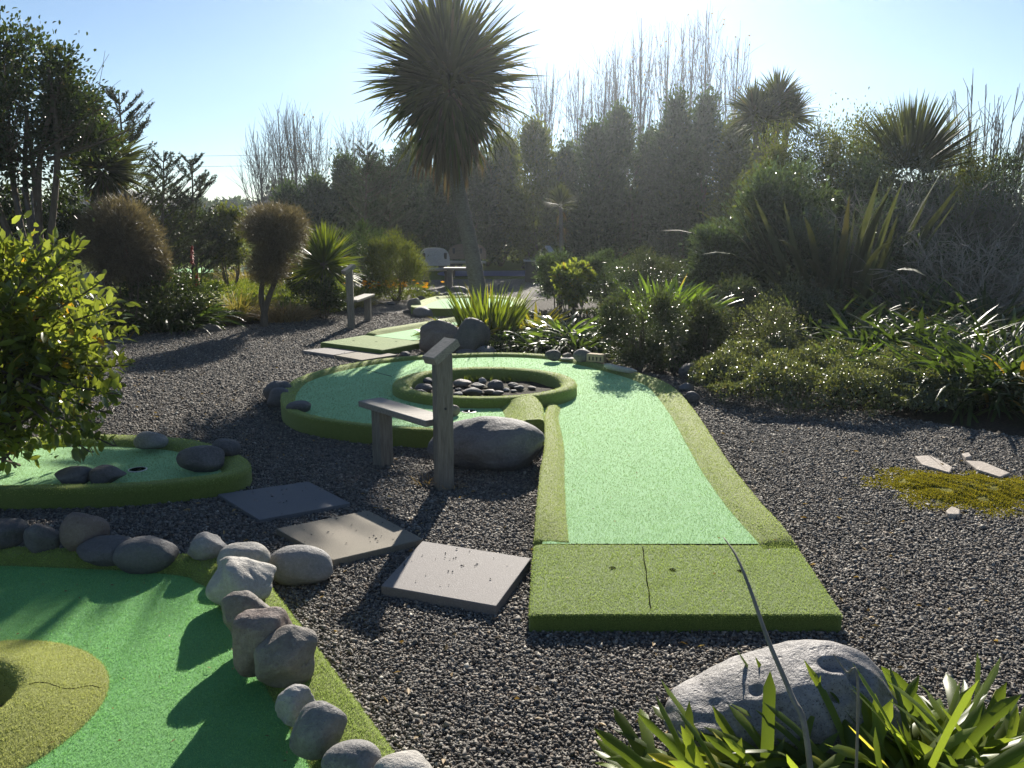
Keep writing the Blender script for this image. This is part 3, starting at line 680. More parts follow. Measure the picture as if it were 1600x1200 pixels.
# --- two more greens further back
H5 = thing('minigolf_hole', 'small green ringed by round stones in front of the rounded benches', 'mini golf hole', (-.9, 14.6, 0))
o5 = catmull([(-1.72, 14.0), (-1.62, 15.2), (-1.3, 15.9), (-.3, 15.9), (.2, 15.2), (.1, 13.9), (-.9, 13.5), (-1.5, 13.6)], 5, True)
sweep('kerb', o5, kerbprof(.04), M['olive'], H5, -1, True, .2, .10)
surface('putting_surface', offset_poly(o5, -.1), lambda x, y: .10, M['mint'], H5, step=.4)
H6 = thing('minigolf_hole', 'distant green behind the hedge plants with red flowers', 'mini golf hole', (-8.1, 22.5, 0))
o6 = catmull([(-9.6, 22.2), (-9.3, 24.0), (-8.0, 24.6), (-6.9, 23.8), (-6.5, 22.0), (-7.4, 20.9), (-8.6, 21.0)], 5, True)
sweep('kerb', o6, kerbprof(.05), M['olive'], H6, -1, True, .2, .22)
surface('putting_surface', offset_poly(o6, -.1), lambda x, y: .22, M['mint'], H6, step=.5)
# ------------------------------------------------------------------ loose gravel (uncountable)
def gravel(name, bounds, n, size, seed):
    R = rs(seed); x0, x1, y0, y1 = bounds
    Y = y0 + (y1 - y0) * R.rand(n); X = (R.rand(n) * 2 - 1) * (Y * .66 + .15)
    P = np.stack([X, Y], 1)
    k = inside(gp, P) & (X > x0) & (X < x1)
    for hole in (offset_poly(o2, .02), offset_poly(o3, -.02), np.concatenate([outer, [(1.262, 2.91), (.063, 2.91)], left[:22]])): k &= ~inside(hole, P)
    P = P[k]; n = len(P)
    oct_ = np.array([(1, 0, 0), (-1, 0, 0), (0, 1, 0), (0, -1, 0), (0, 0, 1), (0, 0, -1), (.7, .7, .2), (-.7, -.7, -.1)], float)[:6]
    s = size * (.55 + .9 * R.rand(n)); s = np.where(R.rand(n) < .05, s * 1.5, s)
    Q = oct_[None] * (1 + .35 * R.normal(size=(n, 6, 1))) + .22 * R.normal(size=(n, 6, 3))
    Q *= np.stack([np.ones(n), .6 + .4 * R.rand(n), .4 + .35 * R.rand(n)], 1)[:, None, :]
    a = R.rand(n) * 6.28; ti = R.normal(size=n) * .5
    ca, sa, ct, st = np.cos(a), np.sin(a), np.cos(ti), np.sin(ti)
    x, y, z = Q[..., 0], Q[..., 1], Q[..., 2]
    y2 = y * ct[:, None] - z * st[:, None]; z2 = y * st[:, None] + z * ct[:, None]
    x3 = x * ca[:, None] - y2 * sa[:, None]; y3 = x * sa[:, None] + y2 * ca[:, None]
    V = np.stack([x3, y3, z2], -1) * (s / 2)[:, None, None]
    V[..., 0] += P[:, 0:1]; V[..., 1] += P[:, 1:2]; V[..., 2] += .009 + (s * .22 * (.3 + 1.6 * R.rand(n)))[:, None]
    b = (np.arange(n) * 6)[:, None]
    T = [(4, 0, 2), (4, 2, 1), (4, 1, 3), (4, 3, 0), (5, 2, 0), (5, 1, 2), (5, 3, 1), (5, 0, 3)]
    F = np.concatenate([b + np.array([t]) for t in T])
    o = mesh(name, V.reshape(-1, 3), F, M['stone']); o['kind'] = 'stuff'
    tag(o, None, None)
    return o
gravel('gravel', (-9, 9, 1.7, 3.4), 120000, .0135, 1)
gravel('gravel', (-9, 9, 3.4, 6.2), 210000, .0145, 2)
gravel('gravel', (-9, 9, 6.2, 14.0), 190000, .018, 3)

# ------------------------------------------------------------------ stones
def K(*a, **k):
    a = list(a); a[7] = a[7] if False else a[7]
    if len(a) > 8 and k.get('name') is None: a[8] = min(1.0, a[8] * 1.15 + .12)
    return rock(*a, **k)
zs_ = .115
GK = 'stones edging the front left hole'  # left end uses darker rock colours, painting in the shrub and palm shade
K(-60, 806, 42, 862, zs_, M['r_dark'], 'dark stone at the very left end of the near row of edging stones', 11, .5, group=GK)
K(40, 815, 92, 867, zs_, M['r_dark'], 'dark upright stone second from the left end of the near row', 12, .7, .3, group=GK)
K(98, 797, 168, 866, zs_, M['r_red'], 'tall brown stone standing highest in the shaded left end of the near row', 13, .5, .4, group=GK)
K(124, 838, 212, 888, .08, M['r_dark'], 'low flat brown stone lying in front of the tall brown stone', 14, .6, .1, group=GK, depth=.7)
K(181, 835, 276, 896, .08, M['r_grey_shaded'], 'smooth tilted grey oval stone at the right end of the shaded row', 15, .12, .25, group=GK, depth=.75)
K(294, 829, 358, 882, .10, M['r_grey'], 'small faceted grey stone between the smooth oval stone and the corner stones', 16, .85, .5, group=GK)
K(341, 848, 421, 896, .10, M['r_pale'], 'pale smooth stone wedged behind the largest corner boulder', 17, .1, 0, group=GK, depth=.7)
K(318, 868, 432, 952, .10, M['r_pale'], 'largest pale angular stone at the corner of the near kerb', 18, .8, -.2, group=GK, sub=4, depth=.75, rough=.045)
K(420, 850, 520, 918, .0, M['r_grey'], 'large egg shaped grey stone lying on gravel beside the corner', 19, .08, -.1, group=GK, sub=4, depth=.75)
K(350, 922, 426, 1008, .115, M['r_brown'], 'rough brown stone leaning just below the largest corner stone', 20, .7, .5, group=GK, sub=4, rough=.05)
K(364, 951, 462, 1056, .115, M['r_red'], 'reddish arched stone between the rough brown stone and the blocky one', 21, .5, .6, group=GK, sub=4)
K(399, 980, 497, 1074, .115, M['r_brown'], 'blocky smooth brown stone in the middle of the near kerb line', 22, .55, .3, group=GK, sub=4)
K(430, 1072, 493, 1134, .115, M['r_grey'], 'small cracked grey stone tucked behind a bigger rounded one', 23, .9, .2, group=GK, sub=4, rough=.05)
K(452, 1099, 543, 1182, .115, M['r_grey'], 'rounded mid grey stone third from the bottom end of the kerb', 24, .4, .4, group=GK, sub=4)
K(503, 1156, 596, 1222, .115, M['r_grey'], 'smooth speckled stone second from the bottom end of the kerb', 25, .15, .1, group=GK, sub=4)
K(581, 1175, 684, 1245, .12, M['r_pale'], 'pale smooth stone cut off by the bottom edge of the view', 26, .12, 0, group=GK, sub=4)
GL = 'stones on the small left hole'
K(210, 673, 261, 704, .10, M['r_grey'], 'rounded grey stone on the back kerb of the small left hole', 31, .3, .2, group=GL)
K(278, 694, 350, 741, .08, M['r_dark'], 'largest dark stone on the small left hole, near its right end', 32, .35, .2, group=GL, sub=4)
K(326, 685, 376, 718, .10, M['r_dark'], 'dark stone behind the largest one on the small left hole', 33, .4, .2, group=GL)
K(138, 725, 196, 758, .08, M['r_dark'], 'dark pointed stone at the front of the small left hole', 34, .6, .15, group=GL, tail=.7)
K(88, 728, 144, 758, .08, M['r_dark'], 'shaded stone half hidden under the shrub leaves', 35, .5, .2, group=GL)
GM = 'stones round the long hole'
K(412, 594, 459, 632, .0, M['r_dark'], 'dark rounded stone behind its twin at the left end of the long hole', 41, .35, .2, group=GM)
K(418, 605, 462, 640, .0, M['r_dark'], 'dark speckled stone in front of its twin at the left end of the long hole', 42, .4, .1, group=GM)
K(447, 626, 486, 647, .10, M['r_dark'], 'small flat dark stone lying on the left kerb of the long hole', 43, .1, .1, group=GM)
K(694, 632, 719, 652, .11, M['r_red'], 'reddish stone on the green behind the near post', 44, .3, .2, group=GM)
K(851, 546, 877, 564, .10, M['r_dark'], 'flat dark stone standing on the far kerb of the long hole', 45, .15, 0, group=GM)
K(878, 551, 894, 562, .10, M['r_brown'], 'tiny brown stone between two dark stones on the far kerb', 46, .4, 0, group=GM)
K(874, 557, 899, 563, .10, M['r_pale'], 'thin whitish flat stone on the far kerb of the long hole', 47, .4, 0, group=GM, hmin=.15)
K(895, 545, 928, 568, .10, M['r_dark'], 'tilted rounded stone beside the yellow brick on the far kerb', 48, .25, 0, group=GM)
K(1061, 598, 1084, 613, .0, M['r_grey'], 'grey stone outside the right kerb, further of the pair', 49, .3, 0, group=GM)
K(1067, 611, 1093, 633, .0, M['r_dark'], 'dark stone outside the right kerb, nearer of the pair', 50, .3, 0, group=GM)
K(1060, 566, 1092, 596, .0, M['r_dark'], 'shaded stone under the low bushes right of the kerb', 51, .3, 0, group=GM)
K(625, 549, 641, 559, .0, M['r_dark'], 'small dark stone by the corner of the pale paving slab', 52, .2, 0, group=GM)
K(712, 545, 746, 560, .0, M['r_dark'], 'low stone in front of the twin boulders', 53, .2, 0, group=GM)
K(741, 540, 776, 559, .0, M['r_grey'], 'rounded stone at the foot of the right twin boulder', 54, .2, 0, group=GM)
K(786, 542, 822, 556, .0, M['r_brown'], 'light flat stone under the strappy clump behind the far kerb', 55, .4, 0, group=GM)
# pebbles inside the ring: nothing tells them apart
pb = [(105, 235, 205, 290), (190, 195, 250, 240), (215, 262, 380, 315), (250, 220, 410, 262), (310, 160, 410, 215), (130, 285, 265, 320), (310, 305, 400, 325), (575, 170, 730, 235), (640, 240, 820, 300), (575, 275, 660, 315), (590, 245, 650, 275),
      (830, 255, 930, 295), (860, 180, 1000, 270), (785, 160, 855, 210), (720, 205, 850, 245), (1030, 200, 1120, 245), (1080, 222, 1170, 260), (990, 245, 1050, 272), (1050, 260, 1110, 280), (1195, 230, 1270, 255), (410, 190, 520, 240), (430, 240, 560, 290),
      (400, 285, 500, 325), (500, 285, 580, 325), (900, 268, 1000, 300), (160, 238, 240, 268)]
pm = [M['r_dark'], M['r_grey'], M['r_dark'], M['r_brown']]
for i, b in enumerate(pb):
    x0, y0, x1, y1 = (600 + b[0] / 5.333, 560 + b[1] / 5.333, 600 + b[2] / 5.333, 560 + b[3] / 5.333)
    K(x0, y0, x1, y1 + 1, .095, pm[i % 4], 'river stone lying in the bed inside the turf ring', 100 + i, .15 + .3 * (i % 3), (i * .7) % 1 - .5, group='river stones inside the turf ring', sub=3, hmin=.4)
# stones round the far green
GF = 'stones round the far green'
for i, (b, mm, lb) in enumerate([((636, 465, 658, 490), 'r_brown', 'tall brown stone at the left corner of the far green'), ((629, 484, 641, 490), 'r_dark', 'tiny stone at the foot of the tall brown one'),
        ((645, 479, 680, 497), 'r_grey', 'broad grey stone in front of the far green'), ((700, 447, 731, 464), 'r_brown', 'humped stone with a sunlit top beside the palm trunk'), ((700, 457, 732, 474), 'r_grey', 'long stone in front of the humped one by the palm trunk'),
        ((641, 458, 652, 467), 'r_grey', 'leftmost small stone of the row behind the far green'), ((652, 454, 668, 465), 'r_grey', 'widest stone of the row behind the far green'), ((667, 457, 679, 469), 'r_dark', 'stone just right of the widest in the row behind the far green'),
        ((675, 454, 686, 463), 'r_grey', 'stone in the middle of the row below the bench'), ((684, 459, 693, 466), 'r_dark', 'small stone second from the right in the row below the bench'), ((692, 456, 702, 465), 'r_dark', 'last stone of the row, next to the humped one'),
        ((652, 462, 664, 472), 'r_dark', 'small stone in front of the row, left part'), ((604, 471, 618, 478), 'r_dark', 'lone dark pebble on the gravel by the flowers'), ((572, 464, 590, 479), 'r_pale', 'pale stone behind the second bench seat')]):
    K(*b, .0, M[mm], lb, 160 + i, .35, .2, group=GF, sub=3)
K(655, 500, 732, 558, .0, M['r_red'], 'reddish boulder with flat sunlit top, left of a pair', 181, .8, .1, name='boulder', cat='boulder', sub=4, rough=.04)
K(704, 496, 768, 560, .0, M['r_dark'], 'dark grey boulder, right of a pair, half behind plants', 182, .8, .5, name='boulder', cat='boulder', sub=4, rough=.04)
K(668, 650, 851, 742, .0, M['r_dark'], 'big dark rounded boulder behind the near post at the end wall', 183, .45, .05, name='boulder', cat='boulder', sub=5, rough=.045, depth=.62)
K(1030, 1003, 1405, 1260, .0, M['r_big'], 'large pitted pale grey boulder behind the foreground lily leaves', 194, .45, .1, name='boulder', cat='boulder', sub=6, rough=.05, depth=.62, sink=.2, tail=-.45, dents=((1306, 1026, .030, .026), (1352, 1052, .034, .028), (1322, 1082, .03, .018), (1175, 1072, .02, .008)))
K(262, 424, 304, 446, .0, M['r_pale'], 'half hidden pale stone among the dark hedge plants at left', 185, .4, 0)
K(310, 505, 346, 520, .0, M['r_brown'], 'flat brown rock at the edge of the dark bushes on the left', 186, .7, 0)
K(446, 486, 482, 500, .0, M['r_brown'], 'rock in the dry brown grass beside the topiary', 187, .7, 0)
K(130, 424, 165, 445, .0, M['r_grey'], 'grey stone under the round brown bush', 188, .4, 0)
# flat stones by the moss
for i, (c, lb) in enumerate([([(1428, 714), (1452, 713), (1488, 732), (1484, 741), (1440, 728)], 'largest flat pink stone just behind the moss patch'), ([(1508, 722), (1535, 724), (1578, 742), (1560, 748), (1525, 736)], 'long flat stone behind the right end of the moss patch'),
                             ([(1478, 802), (1486, 795), (1499, 800), (1500, 808), (1482, 808)], 'small flat stone in front of the moss patch'), ([(1500, 713), (1512, 711), (1519, 717), (1507, 720)], 'small white chip of stone behind the two flat stones')]):
    P_ = [G(x, y, .02)[:2] for x, y in c]
    tag(slab('flat_stone', P_, -.004, .03 + .004 * i, .006, M['flat'], None, jit=.003, seed=i, loc=(*P_[0], 0)), lb, 'stone', 'flat stones round the moss patch')
# moss patch: low mound
gc = G(1515, 768); Kk = 64; NR = 16
def mshape(t): return 1 + .14 * np.sin(3 * t + 1) + .09 * np.sin(7 * t) + .05 * np.sin(13 * t)
def mz(x, y):
    u, v = (x - gc[0]) / .50, (y - gc[1]) / .34; t = np.arctan2(v, u); rr = np.hypot(u, v) / mshape(t)
    return .045 * (1 - np.minimum(rr, 1.3) ** 2) + (.007 * np.sin(x * 33 + 2) * np.sin(y * 29) + .005 * np.sin(x * 71 + y * 43)) * np.clip(1 - rr, 0, 1) + .002
V = [(gc[0], gc[1], mz(gc[0], gc[1]))]
for i in range(1, NR + 1):
    for j in range(Kk):
        t = j * 2 * np.pi / Kk; rr = i / NR * mshape(t); x, y = gc[0] + .50 * rr * math.cos(t), gc[1] + .34 * rr * math.sin(t); V.append((x, y, float(mz(x, y)) - (.008 if i == NR else 0)))
F = [(0, 1 + j, 1 + (j + 1) % Kk) for j in range(Kk)] + [(1 + i * Kk + j, 1 + (i + 1) * Kk + j, 1 + (i + 1) * Kk + (j + 1) % Kk, 1 + i * Kk + (j + 1) % Kk) for i in range(NR - 1) for j in range(Kk)]
o = mesh('moss', V, F, M['moss'], None, True); o['kind'] = 'stuff'
R = rs(9); n = 42000; t = R.rand(n) * 6.283; r_ = R.rand(n) ** .5 * 1.05 + .10 * np.abs(R.normal(size=n)); ms = mshape(t)
P = np.stack([gc[0] + .50 * r_ * ms * np.cos(t), gc[1] + .34 * r_ * ms * np.sin(t)], 1); z = np.maximum(mz(P[:, 0], P[:, 1]), .012)
keep = (np.sin(P[:, 0] * 23 + 1) * np.sin(P[:, 1] * 19) + .5 * np.sin(P[:, 0] * 51) * np.sin(P[:, 1] * 47)) > -.75
P = np.concatenate([P, z[:, None]], 1)[keep]; n = len(P)
V, F = leaves(P, R.normal(size=(n, 3)) * .6 + [0, 0, 1], .005 + .009 * R.rand(n), .006, R); o = mesh('moss', V, F, M['l_moss']); o['kind'] = 'stuff'
# ------------------------------------------------------------------ paving slabs
def paver(px, z, th_, mat, lb, grp, seed):
    P_ = [G(x, y, z)[:2] for x, y in px]; c = np.mean(P_, 0)
    tag(slab('paving_slab', P_, z - th_, z, .004, mat, None, seed=seed, loc=(c[0], c[1], z - th_)), lb, 'paving slab', grp)
g1 = 'loose paving slabs on the gravel'
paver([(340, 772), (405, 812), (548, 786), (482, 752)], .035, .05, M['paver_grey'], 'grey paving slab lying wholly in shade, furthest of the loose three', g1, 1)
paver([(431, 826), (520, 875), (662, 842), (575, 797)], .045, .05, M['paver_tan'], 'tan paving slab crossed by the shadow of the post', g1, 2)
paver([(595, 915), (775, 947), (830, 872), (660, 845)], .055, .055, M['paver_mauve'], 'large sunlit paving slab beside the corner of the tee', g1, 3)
g2 = 'joined paving slabs before the diamond tee'
paver([(472, 547.5), (529, 541), (575, 546.5), (521, 554.5)], .045, .05, M['paver_mauve'], 'left half of the joined pair of slabs before the diamond tee', g2, 4)
paver([(523, 555), (577, 547), (621, 554), (565, 562.5)], .045, .05, M['paver_tan'], 'right half of the joined pair of slabs before the diamond tee', g2, 5)

R = rs(77); Pp = []
for (cx_, cy_, z_, r_) in ((-1.27, 4.38, .035, .35), (-.8, 3.85, .045, .33), (-.25, 3.38, .055, .3), (-2.0, 9.5, .045, .5)):
    for _ in range(26):
        e_ = R.rand() ** .5; an_ = R.rand() * 6.28; Pp.append((cx_ + r_ * e_ * math.cos(an_) * .8, cy_ + r_ * e_ * math.sin(an_) * .8, z_ + .003))
Pp = np.array(Pp); n = len(Pp); V, F = leaves(Pp, R.normal(size=(n, 3)) * [1, 1, .1], .006 + .012 * R.rand(n), .008, R, False, .4); o = mesh('grit', V, F, M['stone']); o['kind'] = 'stuff'
# ------------------------------------------------------------------ post with bench
def post_bench(lb, post, leg, ph, pw, seat_end=0.08, yaw=0.0, group='timber posts with a bench seat', sh=.42, tone='timber', face=None):
    """post: base xy; leg: base xy; the seat runs from leg to post"""
    t = thing('post_bench', lb, 'post bench', (post[0], post[1], 0), group)
    post = np.array(post); leg = np.array(leg); d = leg - post; L = np.linalg.norm(d); d /= L; a = math.atan2(d[1], d[0])
    mb = MB(); mb.box((post[0], post[1], (ph - .07) / 2 - .02), (pw, pw, ph - .07 + .04), yaw, .006); mb.build('post', M[tone], t)
    # slanted sign block: a thick board tilted down towards the near left
    dn = np.array([-.62, -.62, -.48]) if face is None else np.array(face, float); dn = unit(dn); ac = unit(np.cross(dn, [0, 0, 1.0])); nn = unit(np.cross(ac, dn))
    cc = np.array([post[0], post[1], ph - .055]) + dn * .008; hl, hw, ht = pw * 1.0, pw * .56, pw * .25
    V = []; sh_ = [(-hl, -hw), (hl, -hw * .96), (hl, hw * .96), (-hl, hw)]
    for k_, zt in ((1.0, -ht), (1.0, ht * .7), (.95, ht)):
        for u, v in sh_: V.append(cc + dn * u * k_ + ac * v * k_ + nn * zt)
    mb = MB(); mb.add(V, [(3, 2, 1, 0), (8, 9, 10, 11)] + [(l * 4 + j, l * 4 + (j + 1) % 4, l * 4 + 4 + (j + 1) % 4, l * 4 + 4 + j) for l in (0, 1) for j in range(4)]); mb.build('sign_block', M['timber_flat'], t)
    mb = MB(); mb.box((leg[0], leg[1], (sh - .04) / 2 - .015), (pw * 1.0, pw * 1.0, sh - .04 + .03), a, .006); mb.build('leg', M[tone], t)
    c0 = post + d * (pw * .5 + .004); c1 = leg + d * (pw * .5 + seat_end); m_ = (c0 + c1) / 2
    mb = MB(); mb.box((m_[0], m_[1], sh - .018), (np.linalg.norm(c1 - c0), pw * 1.75, .038), a, .005); mb.build('seat', M['timber_flat'], t)
    mb = MB(); q = post + np.array([0.02, -pw * .5]); mb.tube([(q[0], q[1] + .005, .50), (q[0], q[1] - .002, .50)], .008, 8); mb.build('bolt', M['roof'], t)
    return t
p0 = G(693, 770); l0 = G(597, 732)
post_bench('near timber post with slanted sign block and weathered bench seat', (p0[0], p0[1] + .05), (l0[0], l0[1] + .05), .885, .098, .09, .35)
p1_ = G(548, 515); l1_ = G(571, 505)
post_bench('timber post and bench standing beyond the diamond shaped tee', (p1_[0], p1_[1] + .05), (l1_[0], l1_[1] + .25), .93, .10, .08, .1)
pf = W(337, 418, 20.6); lf = W(367, 418, 20.9)
post_bench('far timber post and bench at the left distant green', (pf[0], pf[1]), (lf[0] , lf[1]), 1.0, .11, .08, .1)

# ------------------------------------------------------------------ brick and driftwood on the far kerb
a = G(932, 566, .115); t = thing('brick', 'weathered yellow brick lying on the far kerb of the long hole', 'brick', (a[0], a[1], .115))
mb = MB(); mb.box((a[0], a[1] + .02, .158), (.19, .09, .085), -.45, .006); mb.build('brick_body', M['brick'], t)
for k in range(4):
    mb = MB(); u = -.06 + k * .04; mb.box((a[0] + u * math.cos(-.45) + (-.0455) * math.sin(.45), a[1] + .02 + u * math.sin(-.45) - .0455 * math.cos(.45), .155), (.016, .003, .04), -.45, 0); mb.build('hollow_shade', M['timber_dark'], t)  # thin dark strips on the brick face paint the shade of hollows
p = [G(946, 571, .14), G(958, 574, .145), G(972, 577, .145), G(984, 579, .14), G(995, 580, .13)]
mb = MB(); mb.tube(catmull(p, 4), np.interp(np.linspace(0, 1, 17), [0, .1, .8, 1], [.02, .032, .026, .008]), 8)
tag(mb.build('driftwood', M['drift'], None, True, p[0]), 'pale length of driftwood on the far kerb beside the brick', 'driftwood')

# ------------------------------------------------------------------ far benches, table, pond, planter box
def far_bench(lb, x, y, wdt, yaw, back_mat, seat_mat, planks=1):
    t = thing('garden_bench', lb, 'bench', (x, y, 0)); cy, sn = math.cos(yaw), math.sin(yaw)
    T = lambda u, v, z: (x + u * cy - v * sn, y + u * sn + v * cy, z)
    for s in (-1, 1):
        mb = MB(); mb.box(T(s * wdt * .36, .0, .19), (.09, .42, .42), yaw, .01); mb.build('leg', M['timber_dark'], t)
    mb = MB(); mb.box(T(0, -.02, .43), (wdt * 1.05, .42, .06), yaw, .02); mb.build('seat', seat_mat, t)
    n = 14; V = []; hb = .42
    pr = [(-wdt / 2, .50)] + [(-wdt / 2 * math.cos(q) ** .55, .62 + .30 * math.sin(q) ** .8) for q in np.linspace(0, math.pi / 2, n)] 
    pr = pr + [(-u, z) for u, z in pr[::-1]][1:]
    for th_, dz in ((.0, 0), (.05, 0)):
        for u, z in pr: V.append(T(u, .24 + th_ + (z - .5) * .2, z))
    m_ = len(pr); F = [list(range(m_))[::-1], list(range(m_, 2 * m_))] + [(j, (j + 1) % m_, m_ + (j + 1) % m_, m_ + j) for j in range(m_)]
    mesh('backrest', V, F, back_mat, t)
    for s in (-1, 1):
        mb = MB(); mb.box(T(s * wdt * .36, .30, .55), (.07, .06, .5), yaw, .01); mb.build('back_post', M['timber_dark'], t)
b1 = W(683, 447, 19.6); far_bench('pale bench with a rounded slab back beyond the far green', b1[0], b1[1], .72, .25, M['drift'], M['timber_pale'])
b2 = W(728, 430, 23.0); far_bench('brown plank bench with a curved top behind the palm trunk', b2[0], b2[1], 1.05, -.1, M['timber_warm'], M['timber_pale'])
t = thing('garden_table', 'low plank table beside the pale rounded bench', 'table', W(722, 445, 19.2) * [1, 1, 0])
q = W(722, 445, 19.2); mb = MB(); mb.box((q[0], q[1], .47), (.85, .4, .05), 0, .01); mb.build('tabletop', M['timber_flat'], t)
for s in (-1, 1):
    mb = MB(); mb.box((q[0] + s * .28, q[1], .22), (.12, .3, .45), 0, .01); mb.build('leg', M['timber'], t)
pond = mesh('pond', [(-2.2 + 3.2 * (.5 + .5 * math.cos(a_)), 24.6 + 1.5 * math.sin(a_) + .3 * math.sin(3 * a_), .03) for a_ in np.linspace(0, 2 * np.pi, 40, endpoint=False)], [list(range(40))], M['water'])
tag(pond, kind='structure'); pond.name = 'water'
q = W(836, 425, 21.5); t = thing('planter_box', 'dark timber planter box with pale top edge beside the blue pond', 'planter', (q[0], q[1], 0))
mb = MB(); mb.box((q[0], q[1], .26), (.52, .5, .54), 0, .01); mb.build('box', M['timber_dark'], t)
mb = MB(); mb.box((q[0], q[1], .545), (.6, .56, .03), 0, .005); mb.build('rim', M['drift'], t)
crown('sedum', (q[0], q[1], .58), (.24, .22, .05), 14, 400, .05, .03, M['l_dark'], t, 3)
q = W(859, 400, 19.5); t = thing('sign_post', 'distant timber post with slanted sign block near the pond', 'post', (q[0], q[1], 0))
mb = MB(); mb.box((q[0], q[1], .42), (.10, .10, .88), 0, .005); mb.build('post', M['timber'], t)
mb = MB(); mb.box((q[0], q[1], .89), (.14, .26, .05), 0.5, .008, .6); mb.build('sign_block', M['drift'], t)

# ------------------------------------------------------------------ houses and wire beyond
def house(lb, x0, x1, y, zw, zr, mat_r):
    t = thing('house', lb, 'house', ((x0 + x1) / 2, y, 0)); dd = 8
    mb = MB(); mb.box(((x0 + x1) / 2, y + dd / 2, zw / 2), (x1 - x0, dd, zw)); mb.build('wall', M['house'], t)
    e = .6; V = [(x0 - e, y - e, zw), (x1 + e, y - e, zw), (x1 + e, y + dd + e, zw), (x0 - e, y + dd + e, zw), (x0 + 3, y + dd / 2, zr), (x1 - 3, y + dd / 2, zr)]
    mesh('roof', V, [(0, 1, 5, 4), (1, 2, 5), (2, 3, 4, 5), (3, 0, 4), (3, 2, 1, 0)], mat_r, t)
    for k in range(3):
        mb = MB(); mb.box((x0 + (x1 - x0) * (.2 + .3 * k), y - .02, 1.5), (1.2, .06, 1.1)); mb.build('window', M['roof'], t)
a = W(60, 320, 55); b = W(215, 320, 55); house('low dark roofed house behind the left cabbage tree', a[0], b[0], 55, 2.6, 3.9, M['roof'])
a = W(372, 330, 70); b = W(455, 330, 70); house('distant house with a hipped grey roof behind the bare trees', a[0], b[0], 70, 2.2, 3.9, M['roof'])
t = thing('power_line', 'thin power line crossing the sky low on the left', 'power line', (-30, 50, 0))
for z in (5.2, 4.6):
    mb = MB(); mb.tube([(-60 + 6 * k, 50, z + .9 * ((k - 5) / 5) ** 2 * .5) for k in range(11)], .008, 4); mb.build('wire', M['black'], t)
for x in (-60, 0):
    mb = MB(); mb.tube([(x, 50, 0), (x, 50, 6.2)], .12, 8); mb.box((x, 50, 5.4), (1.6, .1, .1)); mb.build('pole', M['bark'], t)
# ------------------------------------------------------------------ planting
def bx(px0, px1, py0, py1, Y, dr=.8):
    """a box in the photo at distance Y -> centre, radii"""
    a = W(px0, (py0 + py1) / 2, Y); b = W(px1, (py0 + py1) / 2, Y); top = W((px0 + px1) / 2, py0, Y)[2]; bot = W((px0 + px1) / 2, py1, Y)[2]
    bot = max(bot, 0.02); c = np.array([(a[0] + b[0]) / 2, Y, (top + bot) / 2]); rx = (b[0] - a[0]) / 2
    return c, np.array([rx, rx * dr, (top - bot) / 2])
def shoots(mb, c, R, n, spread, h, r=.012):
    for _ in range(n):
        a = R.rand() * 6.28; q = np.array([c[0] + .06 * math.cos(a), c[1] + .06 * math.sin(a), 0.0]); e = np.array([c[0] + spread * math.cos(a) * R.rand(), c[1] + spread * math.sin(a) * R.rand(), h * (.7 + .3 * R.rand())])
        m_ = (q + e) / 2 + R.normal(size=3) * .05 * h; mb.tube(catmull([q, m_, e], 3), np.linspace(r, r * .4, 7), 5, False)
def bush(kind, lb, cat, box, n, Ln, Wd, mat, seed, group=None, nclump=60, up=.35, oval=False, stems=7, shell=.5, spread=.3, bumpy=.18, twigs=0, dr=.8, stem_mat='bark'):
    bumpy = max(bumpy, .22)
    c, r = bx(*box, dr=dr) if len(box) == 5 else box
    t = thing(kind, lb, cat, (c[0], c[1], 0), group)
    crown('foliage', c, r * np.array([.86, .86, .86]), nclump, n, Ln, Wd, M[mat], t, seed, up, oval, shell=shell, spread=spread, bumpy=bumpy, zmin=.02)
    R = rs(seed + 500); mb = MB(); shoots(mb, c, R, stems, min(r[0], r[1]) * .7, c[2] + r[2] * .3, .008 + .012 * r[2])
    for _ in range(twigs):
        d = unit(R.normal(size=3) + np.array([0, 0, .5])); q = c + d * r * .4; mb.tube([q, q + d * r * .45 + R.normal(size=3) * .04, q + d * r * .85], [.006, .004, .002], 3, False)
    mb.build('stems', M[stem_mat], t)
    return t
# bright leafed shrub, near left
t = thing('shrub', 'near shrub with glossy yellow green oval leaves at the left edge', 'shrub', (-3.2, 4.75, 0))
c = np.array([-3.12, 4.62, .80]); R = rs(71)
mb = MB(); tips = []
for i in range(150):
    d = unit(R.normal(size=3) * [1, 1, .75] + [0, 0, .25]); rr = np.array([.78, .7, .62]) * (.62 + .42 * R.rand())
    e = c + d * rr; e[2] = max(e[2], .20)
    q = np.array([c[0] + .1 * R.normal(), c[1] + .1 * R.normal(), .1 + .5 * R.rand()])
    pth = catmull([q, (q + e) / 2 + [0, 0, -.04], e, e + d * .07 + [0, 0, .06]], 3); mb.tube(pth, np.linspace(.009, .0025, len(pth)), 4, False)
    tips.append((pth[-1], unit(pth[-1] - pth[-3]))); 
    if i % 2: tips.append((pth[-4], unit(pth[-1] - pth[-3])))
for s, (a_, b_) in enumerate([((70, 365), 4.5), ((250, 372), 4.6), ((205, 388), 4.5), ((40, 380), 4.7), ((355, 430), 4.4)][:0]): pass
